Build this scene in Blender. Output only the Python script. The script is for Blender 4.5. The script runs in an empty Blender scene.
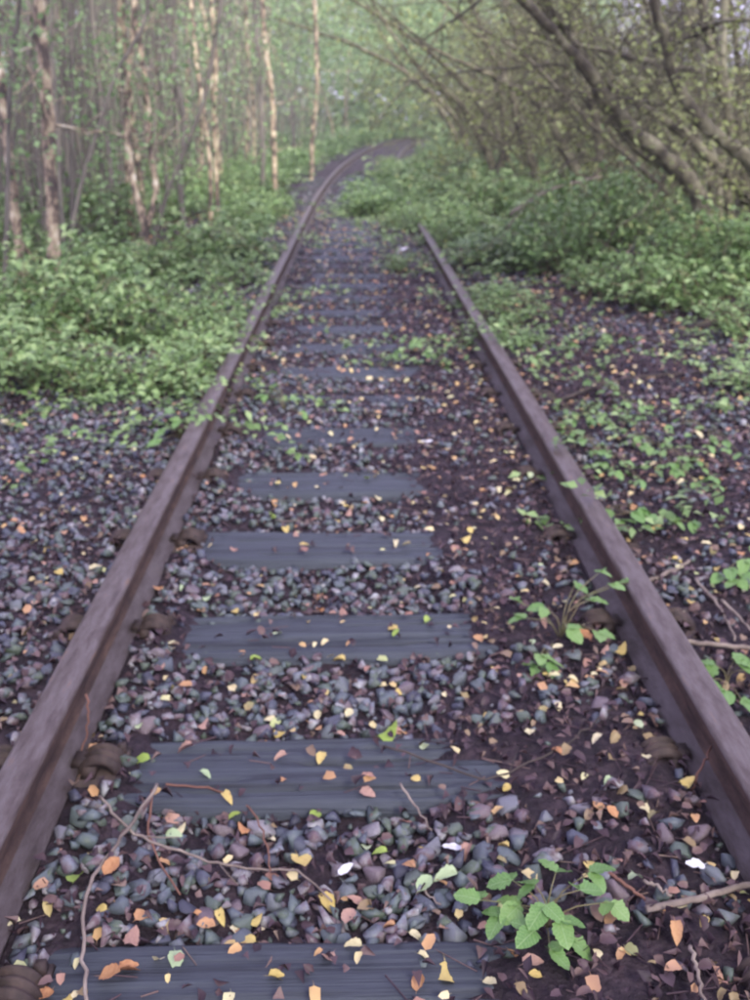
import bpy, math, random
import numpy as np
from mathutils import Vector, Matrix

rs = np.random.RandomState(11)
random.seed(5)
S = bpy.context.scene
C = S.collection

# ------------------------------------------------------------------ camera
PITCH, YAW, FPX = 21.3, -1.05, 981.0
CAMX, CAMZ = -0.055, 1.43
cam_d = bpy.data.cameras.new('camera')
cam = bpy.data.objects.new('camera', cam_d)
C.objects.link(cam)
cam.location = (CAMX, 0, CAMZ)
cam.rotation_euler = (math.radians(90 - PITCH), 0, math.radians(YAW))
cam_d.sensor_fit = 'VERTICAL'
cam_d.angle = 2 * math.atan(500 / FPX)
cam_d.clip_start = 0.05
cam_d.clip_end = 2000
cam_d.dof.use_dof = True
cam_d.dof.focus_distance = 1.15
cam_d.dof.aperture_fstop = (cam_d.lens / 1000) / 0.0058
S.camera = cam

# ------------------------------------------------------------------ light
SUN_EL, SUN_ROT = 42.0, 155.0
S.view_settings.view_transform = 'Standard'
S.view_settings.look = 'None'
S.view_settings.exposure = 1.55
S.view_settings.gamma = 1
S.view_settings.use_curve_mapping = False
W = bpy.data.worlds.new('World')
S.world = W
W.use_nodes = True
nt = W.node_tree
nt.nodes.clear()
wo = nt.nodes.new('ShaderNodeOutputWorld')
bg = nt.nodes.new('ShaderNodeBackground')
sky = nt.nodes.new('ShaderNodeTexSky')
sky.sky_type = 'NISHITA'
sky.sun_disc = False
sky.sun_elevation = math.radians(SUN_EL)
sky.sun_rotation = math.radians(SUN_ROT)
mixw = nt.nodes.new('ShaderNodeMix')
mixw.data_type = 'RGBA'
mixw.inputs[0].default_value = 0.82
mixw.inputs[7].default_value = (6.3, 5.6, 8.9, 1)
nt.links.new(sky.outputs[0], mixw.inputs[6])
nt.links.new(mixw.outputs[2], bg.inputs[0])
bg.inputs[1].default_value = 0.12
nt.links.new(bg.outputs[0], wo.inputs[0])
sun_d = bpy.data.lights.new('sun', 'SUN')
sun_d.energy = 2.8
sun_d.angle = math.radians(20)
sun_d.color = (1.0, 0.96, 0.84)
sun = bpy.data.objects.new('sun', sun_d)
C.objects.link(sun)
sun.rotation_euler = (math.radians(90 - SUN_EL), 0, math.radians(180 - SUN_ROT))
S.cycles.max_bounces = 6
S.cycles.diffuse_bounces = 3
S.cycles.glossy_bounces = 2
S.cycles.transmission_bounces = 3
S.cycles.volume_bounces = 1
S.cycles.use_denoising = True

# ------------------------------------------------------------------ maths
def ray(px, py):
    """direction through a pixel of the 750x1000 photograph"""
    v = Vector(((px - 375) / FPX, -(py - 500) / FPX, -1))
    return cam.rotation_euler.to_matrix() @ v

def on_ground(px, py, z=0.0):
    r = ray(px, py)
    t = (z - CAMZ) / r.z
    return Vector((CAMX + r.x * t, r.y * t, z))

def at_depth(px, py, y):
    r = ray(px, py)
    t = y / r.y
    return Vector((CAMX + r.x * t, y, CAMZ + r.z * t))

def cx(y):
    y = np.asarray(y, float)
    return 0.0013 * np.maximum(y - 14, 0) ** 2

def vnoise(x, y, scale=1.0, seed=0):
    x = np.asarray(x, float) * scale + seed * 17.3
    y = np.asarray(y, float) * scale - seed * 9.7
    xi, yi = np.floor(x).astype(np.int64), np.floor(y).astype(np.int64)
    fx, fy = x - xi, y - yi
    fx, fy = fx * fx * (3 - 2 * fx), fy * fy * (3 - 2 * fy)
    def h(a, b):
        n = (a * 374761393 + b * 668265263 + seed * 1013) & 0x7fffffff
        n = ((n ^ (n >> 13)) * 1274126177) & 0x7fffffff
        return ((n ^ (n >> 16)) & 0xffff) / 65535.0
    a = h(xi, yi) * (1 - fx) + h(xi + 1, yi) * fx
    b = h(xi, yi + 1) * (1 - fx) + h(xi + 1, yi + 1) * fx
    return (a * (1 - fy) + b * fy) * 2 - 1

def sstep(a, b, x):
    t = np.clip((np.asarray(x, float) - a) / (b - a), 0, 1)
    return t * t * (3 - 2 * t)

def bed_z(x, y):
    u = np.asarray(x, float) - cx(y)
    z = -0.044 + 0.012 * vnoise(x, y, 3, 1) + 0.006 * vnoise(x, y, 14, 2)
    z = z + sstep(0.12, 0.42, u + .17 * (1 - sstep(1.3, 1.75, y)) + 0.12 * vnoise(x, y, 2.2, 3) + 0.07 * vnoise(x, y, 7, 33)) * 0.066
    z = z + sstep(-0.44, -0.62, u + 0.06 * vnoise(x, y, 3, 4)) * 0.055
    z = z - sstep(0.60, 0.70, u) * 0.012
    z = z + sstep(3.6, 5.2, y) * (np.abs(u) < .7) * np.minimum(.028 + .016 * vnoise(x, y, 1.9, 41), np.maximum(0.012 - z, 0))
    z = z + sstep(0.85, 1.6, u) * 0.03 * (1 + vnoise(x, y, 1.3, 5))
    z = z - sstep(-2.3, -3.6, u) * 0.25 - sstep(3.0, 4.0, u) * 0.25
    return z

def ground_z(x, y):
    u = np.asarray(x, float) - cx(y)
    z = -0.10 + 0.05 * vnoise(x, y, 0.35, 7) + 0.02 * vnoise(x, y, 1.6, 8)
    z = z + sstep(4, 16, u) * 0.5 + sstep(-4, -20, u) * 0.25
    z = z - 0.1 * (np.abs(u) < 2.9)
    return z

def surf_z(x, y):
    return max(float(bed_z(x, y)), float(ground_z(x, y)))

# ------------------------------------------------------------------ mesh tools
def tri_mesh(name, V, F, rnd=None, smooth=False):
    V = np.asarray(V, np.float32).reshape(-1, 3)
    F = np.asarray(F, np.int32)
    k = F.shape[1]
    me = bpy.data.meshes.new(name)
    me.vertices.add(len(V))
    me.vertices.foreach_set('co', V.ravel())
    me.loops.add(F.size)
    me.loops.foreach_set('vertex_index', F.ravel())
    me.polygons.add(len(F))
    me.polygons.foreach_set('loop_start', np.arange(0, F.size, k, dtype=np.int32))
    me.update(calc_edges=True)
    if smooth:
        me.polygons.foreach_set('use_smooth', np.ones(len(F), bool))
    if rnd is not None:
        at = me.attributes.new('rnd', 'FLOAT', 'POINT')
        at.data.foreach_set('value', np.asarray(rnd, np.float32))
    me.validate()
    return me

def link(name, me, mat=None, parent=None, loc=None):
    o = bpy.data.objects.new(name, me)
    C.objects.link(o)
    if mat is not None and me is not None and not me.materials:
        me.materials.append(mat)
    if parent is not None:
        o.parent = parent
    if loc is not None:
        o.location = loc
    return o

def tag(o, label=None, cat=None, group=None, kind=None):
    if label: o['label'] = label
    if cat: o['category'] = cat
    if group: o['group'] = group
    if kind: o['kind'] = kind
    return o

def empty(name, loc, label, cat, group=None):
    o = bpy.data.objects.new(name, None)
    o.empty_display_size = 0.1
    C.objects.link(o)
    o.location = loc
    return tag(o, label, cat, group)

def dup(root, loc, rz=0.0, sc=1.0):
    r = root.copy()
    C.objects.link(r)
    r.location = loc
    r.rotation_euler = (0, 0, rz)
    r.scale = (sc, sc, sc)
    for ch in list(root.children):
        c = ch.copy()
        C.objects.link(c)
        c.parent = r
        for g in list(ch.children):
            d = g.copy()
            C.objects.link(d)
            d.parent = c
    return r

def rots(yaw, pitch, roll):
    """rotation matrices Rz(yaw) Rx(pitch) Ry(roll), (k,3,3)"""
    cz, sz, cp, sp, cr, sr = np.cos(yaw), np.sin(yaw), np.cos(pitch), np.sin(pitch), np.cos(roll), np.sin(roll)
    o, z = np.ones_like(cz), np.zeros_like(cz)
    Rz = np.stack([cz, -sz, z, sz, cz, z, z, z, o], -1).reshape(-1, 3, 3)
    Rx = np.stack([o, z, z, z, cp, -sp, z, sp, cp], -1).reshape(-1, 3, 3)
    Ry = np.stack([cr, z, sr, z, o, z, -sr, z, cr], -1).reshape(-1, 3, 3)
    return Rz @ Rx @ Ry

def scatter(tv, tf, pos, R, s, rnd=None):
    """one (V, F, rnd) of template copies"""
    tv = np.asarray(tv, float); tf = np.asarray(tf)
    k, n = len(pos), len(tv)
    s = np.asarray(s, float)
    if s.ndim == 1: s = s[:, None]
    V = np.einsum('kij,knj->kni', R, tv[None] * s[:, None, :]) + np.asarray(pos)[:, None, :]
    F = tf[None] + (np.arange(k) * n)[:, None, None]
    if rnd is None: rnd = rs.rand(k)
    return V.reshape(-1, 3), F.reshape(-1, tf.shape[1]), np.repeat(rnd, n)

def join(parts):
    Vs, Fs, Rs, off = [], [], [], 0
    for V, F, r in parts:
        Vs.append(V); Fs.append(F + off); Rs.append(r); off += len(V)
    return np.concatenate(Vs), np.concatenate(Fs), np.concatenate(Rs)

def tube(pts, rad, sides=6, r=0.5, cap=True):
    P = np.asarray([tuple(p) for p in pts], float)
    rad = np.asarray(rad, float) * np.ones(len(P))
    T = np.gradient(P, axis=0)
    T /= np.linalg.norm(T, axis=1)[:, None] + 1e-9
    ref = np.array([0.31, 0.17, 0.93]) if abs(T[:, 2]).mean() < 0.8 else np.array([1.0, 0.2, 0.1])
    A = np.cross(T, ref); A /= np.linalg.norm(A, axis=1)[:, None] + 1e-9
    B = np.cross(T, A)
    a = np.arange(sides) * 2 * math.pi / sides
    V = P[:, None] + rad[:, None, None] * (np.cos(a)[None, :, None] * A[:, None] + np.sin(a)[None, :, None] * B[:, None])
    V = V.reshape(-1, 3)
    n = len(P)
    F = []
    for i in range(n - 1):
        for j in range(sides):
            a0, a1 = i * sides + j, i * sides + (j + 1) % sides
            b0, b1 = a0 + sides, a1 + sides
            F += [(a0, a1, b1), (a0, b1, b0)]
    if cap:
        V = np.vstack([V, P[:1], P[-1:]])
        for j in range(sides):
            F.append((n * sides, (j + 1) % sides, j))
            F.append((n * sides + 1, (n - 1) * sides + j, (n - 1) * sides + (j + 1) % sides))
    return V, np.array(F), np.full(len(V), r)

def spline(pts, n):
    """smooth resample of control points"""
    P = np.asarray([tuple(p) for p in pts], float)
    t = np.r_[0, np.cumsum(np.linalg.norm(np.diff(P, axis=0), axis=1))]
    t /= t[-1]
    m = np.gradient(P, t, axis=0) if len(P) > 2 else np.tile((P[1] - P[0]), (2, 1))
    out = []
    for s in np.linspace(0, 1, n):
        i = min(int(np.searchsorted(t, s, 'right') - 1), len(P) - 2)
        h = t[i + 1] - t[i]; u = (s - t[i]) / h
        out.append((2*u**3 - 3*u**2 + 1) * P[i] + (u**3 - 2*u**2 + u) * h * m[i] + (-2*u**3 + 3*u**2) * P[i+1] + (u**3 - u**2) * h * m[i+1])
    return np.array(out)

# ------------------------------------------------------------------ materials
def mat(name, ramp, scale=8.0, stretch=(1, 1, 1), rough=0.8, bump=0.3, bump_scale=60.0, detail=5, rnd_amt=0.0, spec=0.3,
        transl=0.0, coords='Object', dist=0.01, noise_rough=0.6, rnd_scale=1.0):
    """ramp: list of (pos, rgb). factor = noise * (1-rnd_amt) + per-piece random * rnd_amt"""
    m = bpy.data.materials.new(name)
    m.use_nodes = True
    t = m.node_tree
    N, L = t.nodes, t.links
    b = N['Principled BSDF']
    b.inputs['Roughness'].default_value = rough
    b.inputs['Specular IOR Level'].default_value = spec
    tc = N.new('ShaderNodeTexCoord')
    mp = N.new('ShaderNodeMapping')
    mp.inputs['Scale'].default_value = stretch
    L.new(tc.outputs[coords], mp.inputs[0])
    no = N.new('ShaderNodeTexNoise')
    no.inputs['Scale'].default_value = scale
    no.inputs['Detail'].default_value = detail
    no.inputs['Roughness'].default_value = noise_rough
    L.new(mp.outputs[0], no.inputs['Vector'])
    st = N.new('ShaderNodeMapRange')
    st.inputs[1].default_value = 0.28; st.inputs[2].default_value = 0.72
    L.new(no.outputs['Fac'], st.inputs[0])
    fac = st.outputs[0]
    if rnd_amt:
        at = N.new('ShaderNodeAttribute'); at.attribute_name = 'rnd'
        oi = N.new('ShaderNodeObjectInfo')
        ad = N.new('ShaderNodeMath'); ad.operation = 'ADD'
        L.new(at.outputs['Fac'], ad.inputs[0]); L.new(oi.outputs['Random'], ad.inputs[1])
        fr = N.new('ShaderNodeMath'); fr.operation = 'FRACT'
        L.new(ad.outputs[0], fr.inputs[0])
        mx = N.new('ShaderNodeMix'); mx.data_type = 'FLOAT'
        mx.inputs[0].default_value = rnd_amt
        L.new(fac, mx.inputs[2]); L.new(fr.outputs[0], mx.inputs[3])
        fac = mx.outputs[0]
    cr = N.new('ShaderNodeValToRGB')
    e = cr.color_ramp.elements
    while len(e) < len(ramp): e.new(0.5)
    for i, (p, c) in enumerate(ramp):
        e[i].position = p; e[i].color = (*c, 1)
    L.new(fac, cr.inputs[0])
    L.new(cr.outputs[0], b.inputs['Base Color'])
    if bump:
        n2 = N.new('ShaderNodeTexNoise')
        n2.inputs['Scale'].default_value = bump_scale; n2.inputs['Detail'].default_value = 4
        L.new(mp.outputs[0], n2.inputs['Vector'])
        bp = N.new('ShaderNodeBump')
        bp.inputs['Strength'].default_value = bump; bp.inputs['Distance'].default_value = dist
        L.new(n2.outputs['Fac'], bp.inputs['Height']); L.new(bp.outputs[0], b.inputs['Normal'])
    if transl:
        tr = N.new('ShaderNodeBsdfTranslucent')
        L.new(cr.outputs[0], tr.inputs[0])
        ms = N.new('ShaderNodeMixShader'); ms.inputs[0].default_value = transl
        L.new(b.outputs[0], ms.inputs[1]); L.new(tr.outputs[0], ms.inputs[2])
        L.new(ms.outputs[0], N['Material Output'].inputs[0])
    return m

M = {}
M['soil'] = mat('soil', [(0, (.006, .004, .007)), (.45, (.018, .011, .017)), (.75, (.042, .027, .036)), (1, (.08, .058, .066))], 14, bump=.8, bump_scale=55, dist=.02, detail=8, noise_rough=.75)
M['forest_floor'] = mat('forest_floor', [(0, (.02, .02, .015)), (.5, (.045, .035, .03)), (1, (.06, .07, .03))], 3, bump=.8, bump_scale=20, dist=.03, detail=8)
M['stone'] = mat('stone', [(0, (.016, .015, .024)), (.2, (.060, .062, .094)), (.38, (.095, .118, .128)), (.50, (.065, .085, .060)), (.62, (.145, .155, .19)), (.76, (.10, .058, .070)), (.94, (.30, .31, .33)), (1, (.17, .10, .075))],
                 30, rough=.55, bump=.25, bump_scale=90, rnd_amt=.75, spec=.4, dist=.004)
M['sleeper_wood'] = mat('sleeper_wood', [(0, (.004, .004, .006)), (.22, (.020, .022, .031)), (.4, (.036, .041, .056)), (.75, (.052, .060, .077)), (1, (.080, .086, .102))], 8, stretch=(.14, 5, 5), rough=.62, bump=.9, bump_scale=16, rnd_amt=.15, dist=.012, detail=8)
M['rail_steel'] = mat('rail_steel', [(0, (.024, .015, .013)), (.3, (.048, .031, .028)), (.5, (.072, .053, .051)), (.72, (.092, .074, .076)), (.88, (.12, .075, .055)), (1, (.17, .085, .05))], 13, stretch=(3, .6, 3), rough=.48, bump=.45, bump_scale=55, spec=.5, dist=.004, detail=9, noise_rough=.7)
M['rail_side_shade'] = mat('rail_side_shade', [(0, (.014, .010, .010)), (.3, (.034, .021, .019)), (.55, (.058, .036, .030)), (.8, (.085, .052, .040)), (1, (.15, .075, .04))], 7, stretch=(3, .8, 3), rough=.8, bump=.7, bump_scale=60, spec=.25, dist=.004, detail=9, noise_rough=.75)  # rust brown, darkened further to paint in the shade below the head
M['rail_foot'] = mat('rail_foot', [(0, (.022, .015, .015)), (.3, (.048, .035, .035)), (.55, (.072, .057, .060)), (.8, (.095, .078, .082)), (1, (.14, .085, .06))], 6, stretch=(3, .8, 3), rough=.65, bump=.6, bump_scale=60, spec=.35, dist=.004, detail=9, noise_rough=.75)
M['chair_iron'] = mat('chair_iron', [(0, (.014, .009, .009)), (.45, (.036, .024, .023)), (.8, (.060, .040, .036)), (1, (.11, .058, .04))], 20, rough=.7, bump=.4, bump_scale=120, dist=.003)
M['litter'] = mat('litter', [(0, (.016, .010, .017)), (.35, (.042, .024, .034)), (.65, (.080, .048, .056)), (.85, (.14, .09, .085)), (1, (.22, .165, .13))], 20, rough=.6, bump=0, rnd_amt=.8)
M['leaf_yellow'] = mat('leaf_yellow', [(0, (.26, .15, .06)), (.2, (.48, .36, .12)), (.7, (.58, .46, .17)), (1, (.42, .24, .10))], 5, rough=.55, bump=.1, rnd_amt=.5, transl=.15)
M['leaf_cream'] = mat('leaf_cream', [(0, (.34, .25, .14)), (.2, (.52, .46, .27)), (.7, (.60, .54, .36)), (1, (.46, .36, .20))], 5, rough=.55, bump=.1, rnd_amt=.5, transl=.15)
M['leaf_orange'] = mat('leaf_orange', [(0, (.18, .08, .05)), (.25, (.40, .19, .09)), (.7, (.50, .29, .15)), (1, (.30, .14, .08))], 5, rough=.55, bump=.1, rnd_amt=.5, transl=.15)
M['leaf_pink'] = mat('leaf_pink', [(0, (.14, .08, .07)), (.25, (.30, .17, .14)), (.7, (.40, .25, .20)), (1, (.22, .12, .11))], 5, rough=.55, bump=.1, rnd_amt=.5, transl=.15)
M['leaf_lime'] = mat('leaf_lime', [(0, (.28, .22, .08)), (.2, (.24, .34, .07)), (.7, (.32, .42, .10)), (1, (.42, .42, .14))], 5, rough=.55, bump=.1, rnd_amt=.5, transl=.15)
M['leaf_pale_green'] = mat('leaf_pale_green', [(0, (.30, .40, .22)), (.6, (.38, .46, .28)), (1, (.44, .46, .30))], 30, rough=.55, bump=.1, rnd_amt=.5, transl=.15)
M['leaf_white'] = mat('leaf_white', [(0, (.40, .38, .40)), (.4, (.55, .55, .58)), (1, (.68, .68, .72))], 5, rough=.5, bump=.1)
M['leaf_mixed'] = mat('leaf_mixed', [(0, (.22, .11, .09)), (.25, (.36, .21, .16)), (.45, (.45, .26, .12)), (.62, (.55, .44, .20)), (.8, (.60, .52, .32)), (1, (.33, .40, .16))], 20, rough=.55, bump=0, rnd_amt=.9, transl=.1)
M['bramble'] = mat('bramble', [(0, (.05, .095, .03)), (.35, (.14, .235, .075)), (.68, (.245, .37, .14)), (.93, (.36, .47, .20)), (1, (.42, .34, .13))], 3, rough=.42, bump=0, rnd_amt=.75, transl=.3, spec=.5)
M['bramble_fresh'] = mat('bramble_fresh', [(0, (.08, .18, .05)), (.5, (.15, .29, .08)), (1, (.24, .36, .12))], 12, rough=.4, bump=.25, bump_scale=80, rnd_amt=.4, transl=.3, spec=.5, dist=.002)
M['tree_leaf'] = mat('tree_leaf', [(0, (.11, .19, .07)), (.4, (.20, .32, .13)), (.75, (.30, .43, .20)), (1, (.42, .48, .25))], 1.2, rough=.5, bump=0, rnd_amt=.7, transl=.4)
M['thorn_leaf'] = mat('thorn_leaf', [(0, (.13, .16, .05)), (.4, (.25, .29, .10)), (.75, (.35, .41, .16)), (1, (.46, .44, .21))], 1.2, rough=.5, bump=0, rnd_amt=.7, transl=.4)
M['birch_bark'] = mat('birch_bark', [(0, (.030, .025, .026)), (.35, (.075, .058, .050)), (.47, (.23, .175, .125)), (.68, (.42, .35, .24)), (1, (.70, .66, .54))], 3.2, stretch=(2.4, 2.4, 1.5), rough=.8, bump=.4, bump_scale=15, dist=.01, detail=6, noise_rough=.65)
M['pole_bark'] = mat('pole_bark', [(0, (.05, .045, .042)), (.5, (.14, .125, .11)), (1, (.30, .27, .21))], 3, stretch=(4, 4, 1), rough=.85, bump=.3, bump_scale=18, rnd_amt=.35)
M['thorn_bark'] = mat('thorn_bark', [(0, (.022, .020, .018)), (.4, (.070, .060, .042)), (.7, (.15, .14, .09)), (1, (.26, .24, .17))], 3, stretch=(3, 3, 2), rough=.85, bump=.6, bump_scale=22, dist=.015, detail=7)
M['pale_bark'] = mat('pale_bark', [(0, (.10, .09, .06)), (.5, (.20, .19, .13)), (1, (.32, .30, .23))], 3, rough=.85, bump=.3, bump_scale=22)
M['twig_pale'] = mat('twig_pale', [(0, (.09, .07, .06)), (.5, (.19, .15, .13)), (1, (.30, .25, .21))], 12, rough=.8, bump=.2)
M['twig_rust'] = mat('twig_rust', [(0, (.10, .045, .035)), (1, (.20, .10, .07))], 12, rough=.7, bump=.2)
M['twig_dark'] = mat('twig_dark', [(0, (.03, .024, .024)), (1, (.08, .06, .05))], 12, rough=.8, bump=.2)
M['stem_green'] = mat('stem_green', [(0, (.10, .12, .05)), (1, (.20, .14, .09))], 12, rough=.6, bump=0)

def veins(m):
    t = m.node_tree; N, L = t.nodes, t.links
    cr = [n for n in N if n.type == 'VALTORGB'][0]
    tc = [n for n in N if n.type == 'TEX_COORD'][0]
    sx = N.new('ShaderNodeSeparateXYZ'); L.new(tc.outputs['Object'], sx.inputs[0])
    def mth(op, a, b=None, c=None):
        n = N.new('ShaderNodeMath'); n.operation = op
        for i, v in enumerate((a, b, c)):
            if v is None: continue
            if isinstance(v, (int, float)): n.inputs[i].default_value = v
            else: L.new(v, n.inputs[i])
        return n.outputs[0]
    ax = mth('ABSOLUTE', sx.outputs[0])
    w = mth('SINE', mth('MULTIPLY', mth('SUBTRACT', sx.outputs[1], mth('MULTIPLY', ax, .8)), 44))
    side = mth('MULTIPLY', mth('GREATER_THAN', w, .86), .55)
    mid = mth('LESS_THAN', ax, .016)
    f = mth('MULTIPLY', mth('MAXIMUM', side, mid), .55)
    mx = N.new('ShaderNodeMix'); mx.data_type = 'RGBA'
    mx.inputs[7].default_value = (.30, .42, .20, 1)
    L.new(f, mx.inputs[0]); L.new(cr.outputs[0], mx.inputs[6])
    for l in list(cr.outputs[0].links):
        if l.to_node != mx: L.new(mx.outputs[2], l.to_socket)
veins(M['bramble_fresh'])

# ------------------------------------------------------------------ the setting
def grid(xs, ys, zf, shift):
    X, Y = np.meshgrid(xs, ys)
    if shift: X = X + cx(Y)
    Z = zf(X, Y)
    V = np.stack([X, Y, Z], -1).reshape(-1, 3)
    nx, ny = len(xs), len(ys)
    i = (np.arange(ny - 1)[:, None] * nx + np.arange(nx - 1)[None]).ravel()
    F = np.stack([i, i + 1, i + nx + 1, i + nx], -1)
    return V, F

def growing(a, b, d0, g):
    out, d = [a], d0
    while out[-1] < b:
        out.append(out[-1] + d); d *= g
    return np.array(out)

half = growing(0, 420, .5, 1.06)
gx = np.r_[-half[::-1], half[1:]]
gy = np.r_[-growing(0, 60, 1, 1.2)[::-1], growing(0, 500, .6, 1.045)[1:]]
V, F = grid(gx, gy, ground_z, False)
ground = link('ground', tri_mesh('ground', V, F, smooth=True), M['forest_floor'])
tag(ground, kind='structure')
bx = np.r_[np.arange(-4.2, -2.4, .1), np.arange(-2.4, 2.4, .035), np.arange(2.4, 4.2, .1)]
by = np.r_[np.arange(-2.5, .7, .1), np.arange(.7, 6, .03), growing(6, 140, .035, 1.02)]
V, F = grid(bx, by, bed_z, True)
bed = link('ballast_bed', tri_mesh('ballast_bed', V, F, smooth=True), M['soil'])
tag(bed, kind='structure')

# ------------------------------------------------------------------ sleepers
SP, S0 = 0.65, 1.157 + 0.125       # spacing, centre of the nearest sleeper
sleeper_y = [S0 + SP * (i - 1) for i in range(0, 42)]
ORD = ['front', 'nearest', 'second', 'third', 'fourth', 'fifth', 'sixth', 'seventh', 'eighth', 'ninth', 'tenth', 'eleventh',
       'twelfth', 'thirteenth', 'fourteenth', 'fifteenth', 'sixteenth', 'seventeenth', 'eighteenth', 'nineteenth', 'twentieth',
       'twenty-first', 'twenty-second', 'twenty-third', 'twenty-fourth', 'twenty-fifth', 'twenty-sixth', 'twenty-seventh', 'twenty-eighth', 'twenty-ninth', 'thirtieth']

def sleeper_mesh(fine, seed):
    L_, Wd, H = 2.5, 0.25, 0.14
    nx = 130 if fine else 36
    ny = 46 if fine else 6
    xs = np.linspace(-L_ / 2, L_ / 2, nx); ys = np.linspace(-Wd / 2, Wd / 2, ny)
    X, Y = np.meshgrid(xs, ys)
    z = np.zeros_like(X)
    edge = Wd / 2 - np.abs(Y)
    z -= 0.010 * (1 - sstep(0, .016, edge)) * (1 + .6 * vnoise(X, Y, 9, seed))
    if fine:
        for k in range(20 if seed % 7 == 1 else 11):                         # long drying cracks
            yc = rs.uniform(-.11, .11); x0 = rs.uniform(-1.0, .7); ln = rs.uniform(.2, .9)
            yl = yc + .010 * vnoise(X, 0 * X, 3, seed + k)
            z -= rs.uniform(.008, .020) * np.exp(-((Y - yl) / rs.uniform(.005, .010)) ** 2) * sstep(x0, x0 + .08, X) * (1 - sstep(x0 + ln - .08, x0 + ln, X))
    z += .003 * vnoise(X * .6, Y * 8, 8, seed + 3) + .004 * vnoise(X, Y, 1.5, seed + 5)
    Y2 = Y + .006 * vnoise(X, Y, 4, seed + 9) * (np.abs(Y) > Wd / 2 - .002)
    V = list(np.stack([X, Y2, z], -1).reshape(-1, 3))
    i = (np.arange(ny - 1)[:, None] * nx + np.arange(nx - 1)[None]).ravel()
    F = [tuple(f) for f in np.stack([i, i + 1, i + nx + 1, i + nx], -1)]
    ring = [j for j in range(nx)] + [nx * (j + 1) + nx - 1 for j in range(ny - 1)] + [nx * ny - 1 - j for j in range(1, nx)] + [nx * j for j in range(ny - 2, 0, -1)]
    base = len(V)
    for j in ring:
        v = V[j]; V.append(np.array([v[0], v[1], -H]))
    n = len(ring)
    for j in range(n):
        F.append((ring[(j + 1) % n], ring[j], base + j, base + (j + 1) % n))
    return tri_mesh('timber', np.array(V), np.array(F), smooth=False)

def lathe_arc(cxy, R, r_in, y0, y1, a0, a1, n=18, ribs=3):
    """half hoop of flat spring steel with raised ribs, axis along the rail"""
    prof = []
    m = ribs * 6
    for k in range(m + 1):
        t = k / m
        prof.append((y0 + (y1 - y0) * t, R + .0055 * math.sin(t * ribs * 2 * math.pi - math.pi / 2)))
    prof += [(y1, r_in), (y0, r_in)]
    V, F = [], []
    for a in np.linspace(a0, a1, n):
        for (yy, rr) in prof:
            V.append((cxy[0] + rr * math.cos(a), yy, cxy[1] + rr * math.sin(a)))
    q = len(prof)
    for i in range(n - 1):
        for j in range(q):
            F.append((i * q + j, i * q + (j + 1) % q, (i + 1) * q + (j + 1) % q, (i + 1) * q + j))
    return np.array(V), np.array(F)

def box_vf(x0, x1, y0, y1, z0, z1, taper=0):
    V = [(x0, y0, z0), (x1, y0, z0), (x1, y1, z0), (x0, y1, z0), (x0 + taper, y0 + taper, z1), (x1 - taper, y0 + taper, z1), (x1 - taper, y1 - taper, z1), (x0 + taper, y1 - taper, z1)]
    F = [(3, 2, 1, 0), (4, 5, 6, 7), (0, 1, 5, 4), (1, 2, 6, 5), (2, 3, 7, 6), (3, 0, 4, 7)]
    return np.array(V, float), np.array(F)

def joinq(parts):
    Vs, Fs, off = [], [], 0
    for V, F in parts:
        Vs.append(V); Fs.append(F + off); off += len(V)
    return np.concatenate(Vs), np.concatenate(Fs)

RAILX = 0.7175 + 0.059           # rail centre from track centre
# base plate + jaws (chair), local origin at the rail centre on the sleeper
chair_me = tri_mesh('rail_chair', *joinq([box_vf(-.17, .17, -.075, .075, -.01, .012, .004),
                                          box_vf(-.112, -.078, -.05, .05, .012, .035, .006),
                                          box_vf(.078, .112, -.05, .05, .012, .035, .006)]))
hoop = [lathe_arc((sx * .118, .008), .047, .030, -.035, .035, 0, math.pi) for sx in (-1,)]
clip_parts = hoop + [box_vf(-.092, -.050, -.026, .026, .026, .040, .004)]
clip_me = tri_mesh('spring_clip', *joinq(clip_parts), smooth=False)
screw_me = tri_mesh('screw_head', *joinq([box_vf(-.012, .012, -.012, .012, 0, .022, .003), box_vf(-.020, .020, -.020, .020, -.008, .002, .003)]))

fine_me = [sleeper_mesh(True, 20 + i) for i in range(7)]
low_me = [sleeper_mesh(False, 60 + i) for i in range(4)]
looks = ['cracked dark slate timber', 'long cracks and a weathered blue grey top', 'smooth slate grey top dusted with leaves', 'dark blue grey top', 'clean edge and smooth top', 'dull grey top']
for i, y in enumerate(sleeper_y):
    x = float(cx(y))
    ang = math.atan(float(cx(y + .5) - cx(y - .5)))
    if i == 0: lab = 'dark timber railway sleeper half out of view at the very foot of the picture'
    elif i <= 30: lab = '%s railway sleeper from the camera, %s' % (ORD[i], looks[i % 6] if i < 9 else 'thin dark bar across the overgrown track')
    else: lab = 'distant railway sleeper almost lost under leaves where the track bends'
    if i < 12:
        t = empty('railway_sleeper', (x, y, 0), lab, 'sleeper', 'railway sleepers under the track')
        t.rotation_euler.z = -ang + random.uniform(-.006, .006)
        link('timber', fine_me[i] if i < 7 else low_me[i % 4], M['sleeper_wood'], t)
        for s in (-1, 1):
            ch = link('rail_chair', chair_me, M['chair_iron'], t, (s * RAILX, 0, 0))
            for q in (0, 1):
                c = link('spring_clip', clip_me, M['chair_iron'], ch)
                c.rotation_euler.z = math.pi * q
                sc_ = link('screw_head', screw_me, M['chair_iron'], ch, ((-1 if q == 0 else 1) * .155, .045 * (1 if q else -1), .020))
    else:
        t = link('railway_sleeper', low_me[i % 4], M['sleeper_wood'], None, (x, y, 0))
        tag(t, lab, 'sleeper', 'railway sleepers under the track')
        t.rotation_euler.z = -ang

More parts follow.
